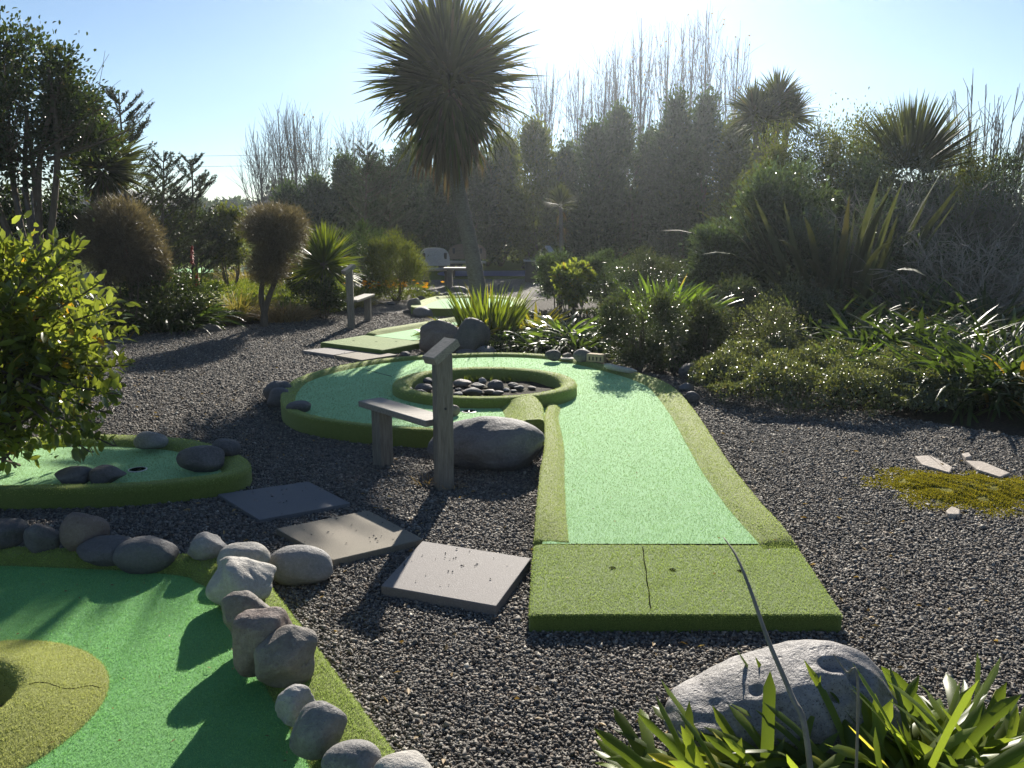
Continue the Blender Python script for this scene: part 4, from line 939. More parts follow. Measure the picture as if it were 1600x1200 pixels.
for (px, py, Y) in [(38, 372, 4.5), (92, 368, 4.6), (100, 395, 4.4), (122, 378, 4.5), (60, 395, 4.4), (150, 440, 4.5), (178, 470, 4.5), (192, 520, 4.4), (200, 565, 4.5), (188, 600, 4.5), (170, 640, 4.3), (30, 440, 4.2), (185, 610, 4.2), (150, 655, 4.1), (175, 690, 4.2), (140, 700, 4.1), (120, 620, 4.0)]:
    e = W(px, py, Y); q = c + (e - c) * .35; pth = catmull([q, (q + e) / 2 - [0, 0, .03], e - [0, 0, .02], e + [0, 0, .02]], 3); mb.tube(pth, np.linspace(.009, .0025, len(pth)), 4, False); tips.append((e, unit(e - q + [0, 0, .3])))
    tips.append(((e * .8 + q * .2), unit(e - q + [0, 0, .3])))
mb.build('stems', M['bark'], t)
P = []; D = []; Lf = []
for (e, d) in tips:
    n = R.randint(9, 15)
    for k in range(n):
        s = k / n; ang = k * 2.4 + R.rand() * .5; sd = unit(np.cross(d, [math.cos(ang), math.sin(ang), .3])); 
        P.append(e - d * .16 * (1 - s) + R.normal(size=3) * .004); D.append(sd * (1.0 - .45 * s) + d * (.35 + .6 * s) + [0, 0, .15]); Lf.append(.098 * (.65 + .5 * R.rand()) * (1 - .25 * s))
n = 11000; P2, o_, oc = crown_pts(c, [.62, .58, .56], 90, n, R, spread=.22, shell=.35, zmin=.22)
P = np.concatenate([np.array(P), P2]); D = np.concatenate([np.array(D), o_ * .5 + R.normal(size=(n, 3)) * .7 + [0, 0, .3]]); Lf = np.concatenate([Lf, .06 + .03 * R.rand(n)])
V, F = leaves(P, D, Lf, Lf * .46, R, True, .14)
mesh('foliage', V, F, M['l_shrub'], t, True)

# cabbage trees
def cabbage(lb, base, pts, r0, r1, hc, core, n, Ln, Wd, seed, skirt=0, droop=.55, mat='l_palm', elmin=-1.0, stretch=.1):
    t = thing('cabbage_tree', lb, 'cabbage tree', (base[0], base[1], 0), 'cabbage trees')
    mb = MB(); pp = catmull(pts, 6); k = len(pp); rad = np.linspace(r0, r1, k); rad[:3] *= [1.35, 1.18, 1.06]
    mb.tube(pp, rad * (1 + .05 * np.sin(np.arange(k) * 2.1)), 14); mb.build('trunk', M['bark_palm'], t, True)
    cr = head('crown', hc, core, n, Ln, Wd, M[mat], t, seed, elmin, droop, stretch)
    if skirt:
        R = rs(seed + 9); az = R.rand(skirt) * 6.28; zz = hc[2] - .05 - .75 * R.rand(skirt)
        B = np.stack([np.interp(zz, pp[:, 2], pp[:, 0]) + .06 * np.cos(az), np.interp(zz, pp[:, 2], pp[:, 1]) + .06 * np.sin(az), zz], 1)
        V, F = straps(B, az, -.1 - .9 * R.rand(skirt), Ln * (.45 + .35 * R.rand(skirt)), Wd, 1.3 + .2 * R.rand(skirt), R, 5, .15, .4, .4); mesh('dead_leaves', V, F, M['l_palmdead'], t)
    return t
Y = 12.3
pt = [W(752, 505, Y) * [1, 1, 0], W(746, 450, Y), W(738, 400, Y), W(727, 345, Y), W(715, 290, Y), W(706, 240, Y), W(701, 180, Y)]
t = cabbage('tall cabbage tree with a huge spiky round head in the middle of the garden', pt[0], pt, .135, .085, W(701, 132, Y), .18, 360, 1.20, .066, 201, 300, .35, stretch=.10, elmin=-.35)
head('lower_crown', W(702, 152, Y), .24, 600, 1.02, .062, M['l_palm'], t, 205, -1.05, 1.15, .22)
head('inner_crown', W(702, 145, Y), .18, 1100, .62, .07, M['l_palm'], t, 206, -1.4, .9, .35)
Y = 12.5; pt = [W(165, 480, Y) * [1, 1, 0], W(163, 380, Y), W(160, 300, Y), W(160, 268, Y)]
cabbage('short cabbage tree with dense dark head behind the round brown bush', pt[0], pt, .10, .08, W(160, 266, Y), .16, 420, .62, .036, 202, 60, .4, elmin=-.6, stretch=.05)
head('inner_crown', W(160, 270, Y), .12, 420, .36, .045, M['l_palm'], bpy.data.objects['cabbage_tree.001'], 207, -1.2, .6, .1)
Y = 21.0; hd = []
t = thing('cabbage_tree', 'branched cabbage tree rising above the olive shrubs at upper right', 'cabbage tree', W(1195, 400, Y) * [1, 1, 0], 'cabbage trees')
mb = MB(); b0 = W(1198, 400, Y) * [1, 1, 0]
for (px, py) in ((1178, 178), (1215, 160), (1196, 190), (1232, 185)):
    e = W(px, py, Y); mb.tube(catmull([b0, (b0 * .5 + e * .5) + [0, 0, .2], e], 5), np.linspace(.14, .07, 11), 8, False)
mb.build('trunk', M['bark_palm'], t, True)
for i, (px, py) in enumerate(((1178, 178), (1215, 160), (1196, 190), (1232, 185))): head('crown', W(px, py, Y + (i % 2) * .3), .13, 300, .70, .05, M['l_palm'], t, 210 + i, -.9, .6)
Y = 15.8; pt = [W(1425, 470, Y) * [1, 1, 0], W(1424, 380, Y), W(1420, 285, Y)]
cabbage('squat cabbage tree with sunlit upright leaves above the flax on the right', pt[0], pt, .14, .12, W(1420, 275, Y), .22, 380, 1.20, .055, 203, 0, .2, 'l_palm', .12, .05)
Y = 22.0; pt = [W(877, 425, Y) * [1, 1, 0], W(877, 380, Y), W(876, 325, Y)]
cabbage('small thin cabbage tree in front of the shaded tree row', pt[0], pt, .06, .05, W(876, 322, Y), .07, 220, .46, .03, 204, 20, .5, 'l_palm', -.5)

# broadleaf tree far left
t = thing('broadleaf_tree', 'dark round headed tree with several slim stems at the far left', 'tree', (-6.0, 10, 0))
R = rs(31); mb = MB()
for (px, py) in ((28, 330), (40, 300), (55, 300), (20, 280), (62, 250), (90, 230), (-20, 260)):
    b0 = np.array([-5.9 + .25 * R.rand(), 9.9 + .3 * R.rand(), 0]); e = W(px, py, 9.9); e2 = W(px + R.randint(-40, 50), py - 130, 9.9)
    mb.tube(catmull([b0, (b0 + e) / 2 + [.03, 0, 0], e, e2], 4), np.linspace(.055, .02, 13), 7, False)
for _ in range(14): branchy(mb, W(40 + R.randint(-50, 40), 250, 9.9), R.normal(size=3) * [1, 1, .4] + [.2, 0, .8], 1.1, .02, 1, R, .3, (3, 5), .6, 4, 4)
mb.build('trunk', M['bark'], t, True)
mb = MB()
for px0, py0, px1, py1 in ((24, 305, 36, 358), (33, 292, 50, 350), (49, 298, 55, 396), (40, 318, 56, 380)):
    a, b = W(px0, py0, 9.6), W(px1, py1, 9.6); mb.tube([a, (a + b) / 2 + [.01, 0, 0], b, [b[0], b[1], .5]], .012, 5, False)
mb.build('pale_shoots', M['bark_pale'], t)
c = np.array([W(2, 170, 10)[0], 10.1, W(2, 170, 10)[2]])
crown('crown', c, (1.08, 1.0, .95), 110, 24000, .058, .03, M['l_dark'], t, 32, .25, True, shell=.30, spread=.21, bumpy=.2)
c2 = W(125, 175, 10.2); crown('crown_sprays', c2, (.34, .4, .42), 26, 1300, .055, .026, M['l_dark'], t, 33, .2, True, shell=.1, spread=.30)

# spruces
def spruce(lb, px, ytop, ybot, Y, wpx, seed, lean=0.0, gap=1.0, group='open branched conifers', dens=1.0):
    b0 = W(px, ybot, Y); b0[2] = 0; top = W(px + lean, ytop, Y); Hh = top[2]; wr = wpx / FPX * Y
    t = thing('conifer', lb, 'conifer', b0, group); R = rs(seed)
    mb = MB(); mb.tube(catmull([b0, (b0 + top) / 2, top], 6), np.linspace(.035 * Hh ** .5, .006, 13), 6, False); P = []; D = []
    nl = int(16 * gap)
    for i in range(nl):
        s = .15 + .83 * i / nl; o_ = b0 + (top - b0) * s; L0 = wr * (1 - s) ** .75 * (.8 + .4 * R.rand()) + .12
        for k in range(R.randint(3, 6)):
            a = R.rand() * 6.28; d = np.array([math.cos(a), math.sin(a), .35 + .5 * s]); Lb = L0 * (.65 + .5 * R.rand())
            pth = catmull([o_, o_ + d * Lb * .5 + [0, 0, -.06 * Lb], o_ + d * Lb + [0, 0, .16 * Lb]], 3); mb.tube(pth, np.linspace(.014, .003, len(pth)), 3, False)
            lines = [(pth[1], pth[-1])]
            for q in range(int(3 + Lb * 4)):
                u = .25 + .72 * R.rand(); st = pth[0] * (1 - u) + pth[-1] * u; sd = unit(unit(d) + np.array([-d[1], d[0], 0]) * R.choice([-1, 1]) * 1.0 + [0, 0, .25]); e = st + sd * Lb * .36 * (1.1 - u * .6); lines.append((st, e))
                mb.tube([st, e], [.005, .002], 3, False)
            for (s0, e0) in lines:
                m_ = int(np.linalg.norm(e0 - s0) * 150 * dens) + 3; u = R.rand(m_, 1); P.append(s0 + (e0 - s0) * u); D.append(unit(e0 - s0) * .8 + R.normal(size=(m_, 3)) * .6 + [0, 0, .2])
    mb.build('trunk', M['bark'], t)
    P = np.concatenate(P); D = np.concatenate(D); n = len(P)
    V, F = leaves(P, D, .05 * (.7 + .6 * R.rand(n)), .014, R); mesh('needles', V, F, M['l_conifer'], t)
spruce('open conifer leaning out behind the left cabbage tree', 205, 140, 420, 14, 110, 41, -20, 1.3)
spruce('slender conifer with wide arms right of the left cabbage tree', 246, 235, 420, 15.5, 75, 42, 10, 1.0)
spruce('small bushy conifer standing alone against the sky at left', 300, 243, 410, 17, 62, 43, 0, 1.1, dens=1.3)
spruce('thin conifer before the dark trees left of the tall cabbage tree', 568, 220, 430, 22, 60, 44, 6, 1.2)
spruce('dark conifer close left of the tall cabbage tree', 610, 240, 430, 23, 55, 45, 0, 1.2, dens=1.2)

# round wiry bushes
def wiry_ball(name, c, r, n, Ln, parent, seed, mat='l_wiry', Wd=.007):
    R = rs(seed); d = unit(R.normal(size=(n, 3))); rad = R.rand(n) ** .45
    rad *= 1 + .07 * np.sin(d[:, 0] * 6 + seed) * np.cos(d[:, 2] * 5) + .06 * np.sin(d[:, 1] * 11 + d[:, 2] * 9 + seed); rad = np.where(R.rand(n) < .06, rad * 1.08, rad)
    P = np.array(c) + d * rad[:, None] * np.array(r) * .93; D = d * .9 + R.normal(size=(n, 3)) * .75 + [0, 0, .2]
    V, F = leaves(P, D, Ln * (.5 + R.rand(n)), Wd, R, False, .1); return mesh(name, V, F, M[mat], parent)
t = thing('topiary_tree', 'clipped two ball topiary of wiry brown twigs on a forked trunk', 'topiary', W(413, 510, 12.2) * [1, 1, 0])
c1, r1 = bx(377, 484, 318, 398, 12.2, 1); c2, r2 = bx(386, 452, 388, 446, 12.1, 1)
wiry_ball('upper_ball', c1, r1, 15000, .10, t, 51); wiry_ball('lower_ball', c2, r2, 6500, .09, t, 52)
wiry_ball('inner_twigs', (c1 + c2) / 2 + [.2, 0, -.05], r2 * .9, 1200, .10, t, 53)
mb = MB()
for e, r_ in ((W(408, 460, 12.2), .05), (W(421, 462, 12.2), .04)):
    mb.tube(catmull([W(413, 512, 12.2) * [1, 1, 0], W(413, 490, 12.2), e, W(415 + (e[0] > -3.66) * 20, 420, 12.2), c1], 5), np.linspace(.06, .02, 21), 8, False)
mb.build('trunk', M['bark'], t, True)
t = thing('wiry_bush', 'large round brown bush of fine wiry twigs below the left cabbage tree', 'bush', W(185, 440, 11.6) * [1, 1, 0])
c1, r1 = bx(122, 252, 306, 448, 11.6, .9); wiry_ball('foliage', c1, r1, 26000, .12, t, 54)
mb = MB(); shoots(mb, c1, rs(3), 9, .4, 1.2, .02); mb.build('stems', M['bark'], t)
t = thing('wiry_bush', 'low brown twiggy bush spilling right of the large round one', 'bush', W(240, 440, 11.9) * [1, 1, 0])
c1, r1 = bx(212, 264, 372, 450, 11.9, .9); wiry_ball('foliage', c1, r1, 7000, .11, t, 55)

# yuccas and strap leaved clumps
def clump(lb, cat, px, py, Y, n, Ln, Wd, mat, seed, rb=.12, el=(.5, 1.5), droop=(.5, 1.5), kind='strappy_plant', nseg=6, taper=.75, group='strap leaved clumps', fold=.12, z=0.0):
    c = W(px, py, Y); c[2] = z; t = thing(kind, lb, cat, c, group)
    strap_clump('leaves', c, rb, n, Ln, Wd, M[mat], t, seed, el, droop, nseg, taper, fold); return t
Y = 14.0; t = thing('yucca', 'spiky yucca with sunlit right side beyond the topiary', 'yucca', W(508, 470, Y) * [1, 1, 0])
mb = MB(); mb.tube([W(508, 470, Y) * [1, 1, 0], W(508, 440, Y), W(507, 405, Y)], [.1, .09, .07], 8, False); mb.build('trunk', M['bark_palm'], t)
head('leaves', W(507, 415, Y), .10, 520, .60, .038, M['l_yucca'], t, 61, -1.1, .25, .05)
clump('tall yellow green sword leaves beside the foot of the palm trunk', 'strappy plant', 762, 500, 10.6, 210, .80, .032, 'l_yucca', 62, .30, (1.0, 1.5), (.05, .5), taper=.5)
clump('orange tipped leaves left of the sword leaved clump', 'strappy plant', 722, 512, 10.4, 110, .50, .035, 'l_brom', 63, .22, (.5, 1.3), (.3, .9), taper=.6)
clump('green strappy clump spilling left over the gravel by the boulders', 'strappy plant', 700, 520, 10.6, 120, .42, .03, 'l_strap', 64, .2, (.3, 1.2), (.5, 1.3), taper=.6)
clump('dark strappy leaves behind the twin boulders', 'strappy plant', 790, 525, 10.2, 160, .50, .035, 'l_strap', 65, .3, (.3, 1.3), (.7, 1.6))
clump('clump of broad orange and yellow leaves in the centre bed', 'strappy plant', 838, 492, 11.0, 90, .52, .055, 'l_brom', 66, .2, (.6, 1.4), (.2, .9), taper=.6)
clump('arching green clump right of the orange leaved one', 'strappy plant', 880, 520, 10.3, 190, .62, .04, 'l_strap', 67, .22, (.4, 1.4), (.7, 1.7))
clump('low dark leaves just behind the two kerb stones', 'strappy plant', 842, 540, 9.7, 150, .48, .036, 'l_strap_dk', 68, .25, (.3, 1.3), (.8, 1.8))
clump('green clump low behind the brick and kerb stones', 'strappy plant', 905, 545, 9.6, 170, .55, .038, 'l_strap_dk', 69, .25, (.4, 1.4), (.8, 1.8))
clump('upright leaves poking above the small leaved dark bush', 'strappy plant', 1030, 500, 10.0, 110, .62, .036, 'l_strap', 70, .3, (.9, 1.5), (.2, .9), z=.35)
clump('second upright clump at the right of the dark bush top', 'strappy plant', 1065, 500, 10.2, 90, .55, .036, 'l_strap', 71, .3, (.7, 1.4), (.3, 1.0), z=.3)
clump('short bright upright leaves at the back edge of the ground cover', 'strappy plant', 1322, 600, 8.0, 60, .46, .030, 'l_strap', 72, .10, (.9, 1.5), (.2, .9))
clump('dark arching clump behind the short bright leaves', 'strappy plant', 1365, 600, 8.6, 120, .55, .034, 'l_strap_dk', 73, .2, (.4, 1.4), (.8, 1.8))
clump('strappy clump in front of the twiggy thicket with yellow ends', 'strappy plant', 1350, 560, 9.0, 220, .80, .042, 'l_strap_dk', 74, .35, (.5, 1.5), (.5, 1.6))
clump('tall dark clump under the twiggy thicket at right', 'strappy plant', 1440, 560, 8.6, 240, .85, .042, 'l_strap_dk', 75, .4, (.5, 1.5), (.5, 1.6))
clump('broad clump of arching lily leaves at the right edge', 'strappy plant', 1520, 640, 7.15, 620, .82, .028, 'l_strap_dk', 76, .55, (.3, 1.45), (.6, 1.7))
clump('left wing of the lily clumps hanging over the gravel', 'strappy plant', 1448, 630, 7.4, 300, .68, .026, 'l_strap', 77, .25, (.3, 1.4), (.6, 1.7))
clump('lily clump cut by the right edge of the view', 'strappy plant', 1600, 650, 6.9, 420, .82, .028, 'l_strap_dk', 78, .4, (.3, 1.45), (.6, 1.7))
clump('taller lily clump behind the one at the right edge', 'strappy plant', 1570, 590, 8.1, 360, .95, .032, 'l_strap_dk', 79, .4, (.5, 1.5), (.5, 1.5))
clump('dark clump at the foot of the flax behind the ground cover', 'strappy plant', 1290, 540, 10.2, 260, .85, .042, 'l_strap_dk', 84, .5, (.4, 1.5), (.5, 1.6))
clump('clump of green blades below the silvery twigs', 'strappy plant', 1420, 520, 10.6, 300, .95, .036, 'l_strap_dk', 85, .6, (.4, 1.5), (.5, 1.6))
clump('clump below the brown thicket near the right edge', 'strappy plant', 1540, 520, 10.4, 300, 1.0, .045, 'l_strap_dk', 86, .6, (.4, 1.5), (.5, 1.6))
# flax
c = W(1310, 480, 13.0) * [1, 1, 0]; t = thing('flax', 'big flax bush with long broad grey green blades, some bent over', 'flax', c)
R = rs(81); n = 120; az = R.rand(n) * 6.28; rr = .85 * R.rand(n) ** .5; B = c + np.stack([np.cos(az) * rr * 1.3, np.sin(az) * rr, 0 * az], 1)
V, F = straps(B, az, 1.05 + .5 * R.rand(n) * (1 - rr), 2.5 * (.65 + .4 * R.rand(n)), .10 * (.7 + .5 * R.rand(n)), .1 + 1.5 * R.rand(n) ** 2, R, 8, .2, .6, .5); mesh('blades', V, F, M['l_flax'], t)
n = 45; az = R.rand(n) * 6.28; V, F = straps(c + R.normal(size=(n, 3)) * [.4, .3, 0], az, 1.1 + .3 * R.rand(n), 2.3 * (.7 + .4 * R.rand(n)), .085, 2.3 + .6 * R.rand(n), R, 9, .2, .6, .5); mesh('bent_blades', V, F, M['l_flax'], t)
c = W(1245, 500, 12.6) * [1, 1, 0]; t = thing('flax', 'lower flax with blades leaning left below the glossy bush', 'flax', c)
R = rs(82); n = 70; az = np.pi + R.normal(size=n) * .9; V, F = straps(c + R.normal(size=(n, 3)) * [.25, .2, 0], az, .5 + .8 * R.rand(n), 1.7 * (.6 + .4 * R.rand(n)), .085, .3 + .9 * R.rand(n), R, 7, .2, .6, .5); mesh('blades', V, F, M['l_flax'], t)

# bushes
B_ = bush
B_('bush', 'dark small leaved bush overhanging the right end of the long hole', 'bush', (925, 1072, 440, 603, 8.55), 16000, .030, .016, 'l_small', 90, None, 90, shell=.55, spread=.2, bumpy=.1)
B_('bush', 'sparse sparkling bush joined to the right of the dark bush', 'bush', (1050, 1150, 468, 605, 9.1), 11000, .030, .015, 'l_small', 91, None, 80, shell=.45, spread=.28)
B_('bush', 'thin leaved spreading bush behind the ground cover', 'bush', (1130, 1260, 470, 590, 8.9), 8000, .028, .012, 'l_cover', 92, None, 60, shell=.4, spread=.35, twigs=40)
B_('bush', 'small leaved bush between the thin leaved bush and the flax', 'bush', (1190, 1300, 440, 560, 10.6), 9000, .034, .016, 'l_small', 124, None, 70, shell=.4)
B_('bush', 'low dusky bush in front of the large glossy leaved one', 'bush', (1090, 1200, 430, 545, 11.2), 9000, .034, .016, 'l_small', 125, None, 70, shell=.4)
B_('bush', 'large glossy leaved bush with pale glints right of the dark trees', 'bush', (1130, 1262, 262, 500, 13.6), 14000, .075, .038, 'l_gloss', 93, None, 80, oval=True, shell=.4, spread=.3)
B_('bush', 'smaller glossy bush stepping down to the left of the large one', 'bush', (1068, 1180, 345, 510, 13.0), 10000, .070, .036, 'l_gloss', 126, None, 60, oval=True, shell=.4, spread=.32)
B_('bush', 'glossy bush with white glints at the foot of the olive shrub', 'bush', (1180, 1300, 240, 470, 14), 11000, 0.069, 0.035, 'l_gloss', 94, None, 80, oval=True, shell=.4, spread=.26)
B_('bush', 'bright yellow green bush in the centre bed', 'bush', (862, 928, 408, 470, 12.4), 2200, .075, .045, 'l_shrub', 95, None, 30, oval=True)
B_('bush', 'low mid green bush left of the bright one in the centre bed', 'bush', (838, 905, 388, 470, 13.6), 4500, .05, .025, 'l_gloss', 96, None, 50)
B_('bush', 'grey green bush right of the bright one in the centre bed', 'bush', (905, 985, 392, 480, 13.2), 6500, .045, .022, 'l_gloss', 97, None, 60)
B_('bush', 'rounded dusky bush before the darkest trees', 'bush', (960, 1070, 395, 470, 13.8), 6500, .045, .022, 'l_small', 98, None, 60)
B_('bush', 'feathery green hedge bush left of the pale bench', 'bush', (575, 662, 368, 462, 16.2), 11000, .075, .012, 'l_olive', 99, None, 70, up=1.0)
B_('bush', 'tall pointed bush at the left end of the feathery hedge', 'bush', (538, 612, 348, 460, 16.6), 8000, .075, .014, 'l_row', 100, None, 60, up=1.0)
B_('bush', 'dense dark bush under the red flower spikes', 'bush', (175, 345, 418, 520, 12.0), 9000, .06, .022, 'l_dark', 101, None, 90, shell=.5)
clump('long dark leaves growing through the dense dark bush', 'strappy plant', 255, 500, 12.0, 340, .72, .04, 'l_strap_dk', 102, .6, (.4, 1.4), (.7, 1.7))
B_('bush', 'grey green leafy bush between the conifer and the topiary', 'bush', (322, 392, 318, 425, 18), 7000, .07, .035, 'l_olive', 103, None, 60)
B_('bush', 'dark bush under the small bushy conifer', 'bush', (262, 345, 330, 410, 17.6), 7000, .08, .04, 'l_dark', 104, None, 60)
B_('bush', 'mid green bush behind the left tree stems', 'bush', (62, 130, 300, 420, 13.2), 7000, .06, .03, 'l_dark', 105, None, 60)
B_('bush', 'rounded green bush left of the round brown one', 'bush', (-40, 75, 310, 440, 13.6), 9000, .06, .03, 'l_dark', 106, None, 70)
B_('bush', 'grey bush between the round brown bush and the conifers', 'bush', (225, 292, 322, 400, 16.5), 5000, .06, .03, 'l_olive', 107, None, 50)
B_('bush', 'low dark bush at the foot of the yucca', 'bush', (462, 545, 440, 488, 13.2), 4000, .05, .02, 'l_dark', 108, None, 40)
B_('bush', 'shadowy bush behind the topiary balls', 'bush', (440, 505, 350, 470, 15.2), 6000, .06, .03, 'l_dark', 109, None, 50)
B_('bush', 'mixed leafy bush hiding the trunk of the squat cabbage tree', 'bush', (1350, 1500, 238, 520, 14.6), 14000, 0.068, 0.030, 'l_small', 116, None, 100, shell=.4)
B_('bush', 'grey green leafy bush rising behind the flax blades', 'bush', (1290, 1400, 225, 480, 15.2), 9000, 0.068, 0.030, 'l_gloss', 117, None, 80, shell=.4)
B_('bush', 'shaded bush at the foot of the olive shrubs', 'bush', (1120, 1230, 330, 520, 14.4), 8000, 0.065, 0.029, 'l_gloss', 118, None, 80, shell=.4)
B_('bush', 'dense dark leafy mass left of the flax blades', 'bush', (1200, 1310, 330, 530, 12.8), 12000, 0.058, 0.026, 'l_gloss', 119, None, 100, shell=.35)
B_('bush', 'dense dark leafy mass right of the flax blades', 'bush', (1340, 1470, 320, 530, 13.4), 12000, 0.058, 0.026, 'l_small', 120, None, 100, shell=.35)
B_('bush', 'olive leafed bush on the skyline between both right cabbage trees', 'bush', (1270, 1380, 180, 400, 16.5), 11000, 0.065, 0.029, 'l_olive', 121, None, 100, shell=.35)
B_('bush', 'leafy bush right of the squat cabbage tree head', 'bush', (1450, 1580, 212, 450, 15.5), 12000, 0.061, 0.024, 'l_olive', 122, None, 100, shell=.35)
B_('bush', 'dark leafy mass at the right edge above the lilies', 'bush', (1530, 1680, 300, 560, 13.2), 12000, 0.058, 0.023, 'l_small', 123, None, 100, shell=.35)
# olive shrub masses upper right
B_('tree', 'tall olive green shrub below the branched cabbage tree', 'tree', (1145, 1262, 205, 480, 17), 16000, 0.057, 0.025, 'l_olive', 110, None, 110, stems=9)
B_('tree', 'broad olive shrub topping the right skyline', 'tree', (1205, 1330, 172, 480, 18), 18000, 0.063, 0.028, 'l_olive', 111, None, 120, stems=9)
B_('tree', 'yellowish leafy tree left of the squat cabbage tree', 'tree', (1310, 1400, 160, 470, 18.5), 12000, 0.072, 0.036, 'l_olive', 112, None, 90, stems=9)
B_('tree', 'fine leaved dark tree behind the thicket', 'tree', (1420, 1560, 215, 480, 17), 16000, 0.061, 0.019, 'l_olive', 113, None, 110, stems=9)
B_('tree', 'dark rounded shrub closing the right edge of the view', 'tree', (1500, 1660, 240, 560, 15.5), 15000, 0.061, 0.022, 'l_dark', 114, None, 110, stems=9)
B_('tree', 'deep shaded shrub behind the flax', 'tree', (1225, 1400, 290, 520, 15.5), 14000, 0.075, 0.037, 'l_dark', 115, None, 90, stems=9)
# tall row of trees at the back
rowdef = [(455, 34, 300, 'low dark tree at the left end of the back row'), (498, 36, 288, 'dark tree second from the left end of the back row'), (545, 40, 250, 'tree with ragged top below the leftmost bare poplars'), (590, 42, 262, 'tree between the two conifers of the back row'),
          (640, 44, 232, 'dense tree left of the palm trunk in the back row'), (690, 42, 262, 'dark tree directly behind the palm trunk'), (742, 44, 238, 'dense tree right of the palm trunk in the back row'), (790, 42, 222, 'pale topped tree beside the spiky head'), (836, 46, 196, 'tall sunlit tree right of the spiky head'),
          (886, 40, 236, 'lower tree between two tall columns of the row'), (930, 36, 205, 'narrow tree left of the broad column tree'), (966, 44, 172, 'broad column tree with rounded top'), (1015, 34, 212, 'lower dark tree between the two tallest columns'),
          (1052, 42, 152, 'tallest left column of the darkest pair'), (1100, 46, 150, 'tallest right column of the darkest pair'), (1148, 42, 190, 'tree at the right shoulder of the darkest pair'), (1190, 44, 215, 'tree behind the branched cabbage tree')]
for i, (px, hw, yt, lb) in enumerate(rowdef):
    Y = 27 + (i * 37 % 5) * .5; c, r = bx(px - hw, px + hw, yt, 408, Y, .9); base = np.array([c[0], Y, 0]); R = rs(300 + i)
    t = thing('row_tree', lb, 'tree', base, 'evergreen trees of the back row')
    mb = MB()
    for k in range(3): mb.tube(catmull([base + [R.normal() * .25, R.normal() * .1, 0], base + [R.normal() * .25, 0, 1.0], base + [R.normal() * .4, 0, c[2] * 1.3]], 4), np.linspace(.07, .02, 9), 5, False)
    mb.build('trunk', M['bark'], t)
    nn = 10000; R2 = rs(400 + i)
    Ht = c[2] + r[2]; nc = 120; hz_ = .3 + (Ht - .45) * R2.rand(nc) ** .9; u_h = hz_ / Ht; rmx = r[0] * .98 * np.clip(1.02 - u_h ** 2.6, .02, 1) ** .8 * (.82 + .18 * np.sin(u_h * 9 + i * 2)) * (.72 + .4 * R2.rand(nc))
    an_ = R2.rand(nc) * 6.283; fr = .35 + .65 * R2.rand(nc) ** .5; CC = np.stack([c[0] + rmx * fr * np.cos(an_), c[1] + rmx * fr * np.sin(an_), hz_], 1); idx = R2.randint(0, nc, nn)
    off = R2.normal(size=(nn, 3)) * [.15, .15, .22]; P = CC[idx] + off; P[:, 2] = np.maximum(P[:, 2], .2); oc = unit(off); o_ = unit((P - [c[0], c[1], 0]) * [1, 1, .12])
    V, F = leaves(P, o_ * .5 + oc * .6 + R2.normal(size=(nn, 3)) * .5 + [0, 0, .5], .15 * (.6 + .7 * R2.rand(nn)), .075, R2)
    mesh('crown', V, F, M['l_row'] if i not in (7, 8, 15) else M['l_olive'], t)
# bare poplars
def poplar(lb, px, yt, Y, seed, hw, src=None, tops=False):
    base = W(px, 345, Y); base[2] = 0; top = W(px, yt, Y)[2]; R = rs(seed)
    t = thing('bare_tree', lb, 'tree', base, 'leafless trees against the sky'); mb = MB()
    lean = R.normal() * .015 * top; tr = catmull([base, base + [lean, 0, top * .5], base + [lean * 2, 0, top]], 8); mb.tube(tr, np.linspace(.011 * top, .012, len(tr)), 6, False)
    wr = hw / FPX * Y * 1.35; tips = []
    for i in range(36):
        s = .14 + .62 * (i / 36); o_ = tr[int(s * 16)]; a = i * 2.4 + R.rand(); zt = top * min(1.0, s + .16 + (.92 - s) * R.rand() ** .8 * .8)
        rr = wr * math.sqrt(max(.04, 1 - ((zt / top - .5) / .56) ** 2)) * (.55 + .5 * R.rand()); e = np.array([o_[0] + rr * math.cos(a), o_[1] + rr * math.sin(a), zt]); Lb = np.linalg.norm(e - o_)
        mid_ = o_ * .5 + e * .5 + np.array([(e[0] - o_[0]) * .16, (e[1] - o_[1]) * .16, -.05 * Lb]) + R.normal(size=3) * .05
        pth = catmull([o_, mid_, e], 4); mb.tube(pth, np.linspace(.030 * (1.1 - s), .007, len(pth)), 4, False)
        for _ in range(8):
            u = .2 + .75 * R.rand(); st = pth[int(u * 8)]; d = unit(unit(pth[-1] - pth[-3]) + R.normal(size=3) * .42 + [0, 0, .25]); l2 = .5 + .9 * R.rand(); en = st + d * l2
            mb.tube([st, (st + en) / 2 + R.normal(size=3) * .03, en], [.009, .007, .004], 3, False); tips.append(en)
    mb.build('trunk', M['bark_pale'], t)
    if tops:
        T = np.array(tips); T = T[(T[:, 2] > top * .62) & (R.rand(len(T)) < .10)]; n = len(T)
        if n: V, F = leaves(T, R.normal(size=(n, 3)) + [0, 0, -.4], .13, .10, R); mesh('last_leaves', V, F, M['l_dry'], t)
for i, a in enumerate([('leftmost leafless poplar of the four at left', 412, 205, 42, 24), ('second leafless poplar of the four at left', 443, 170, 42, 22), ('tallest leafless poplar of the four at left', 466, 172, 43, 22), ('right leafless poplar of the four, standing slightly apart', 492, 190, 41, 26),
                       ('faint leafless tree just left of the tall cabbage tree', 560, 190, 46, 32)]): poplar(a[0], a[1], a[2], a[3], 500 + i, a[4], tops=i == 3)
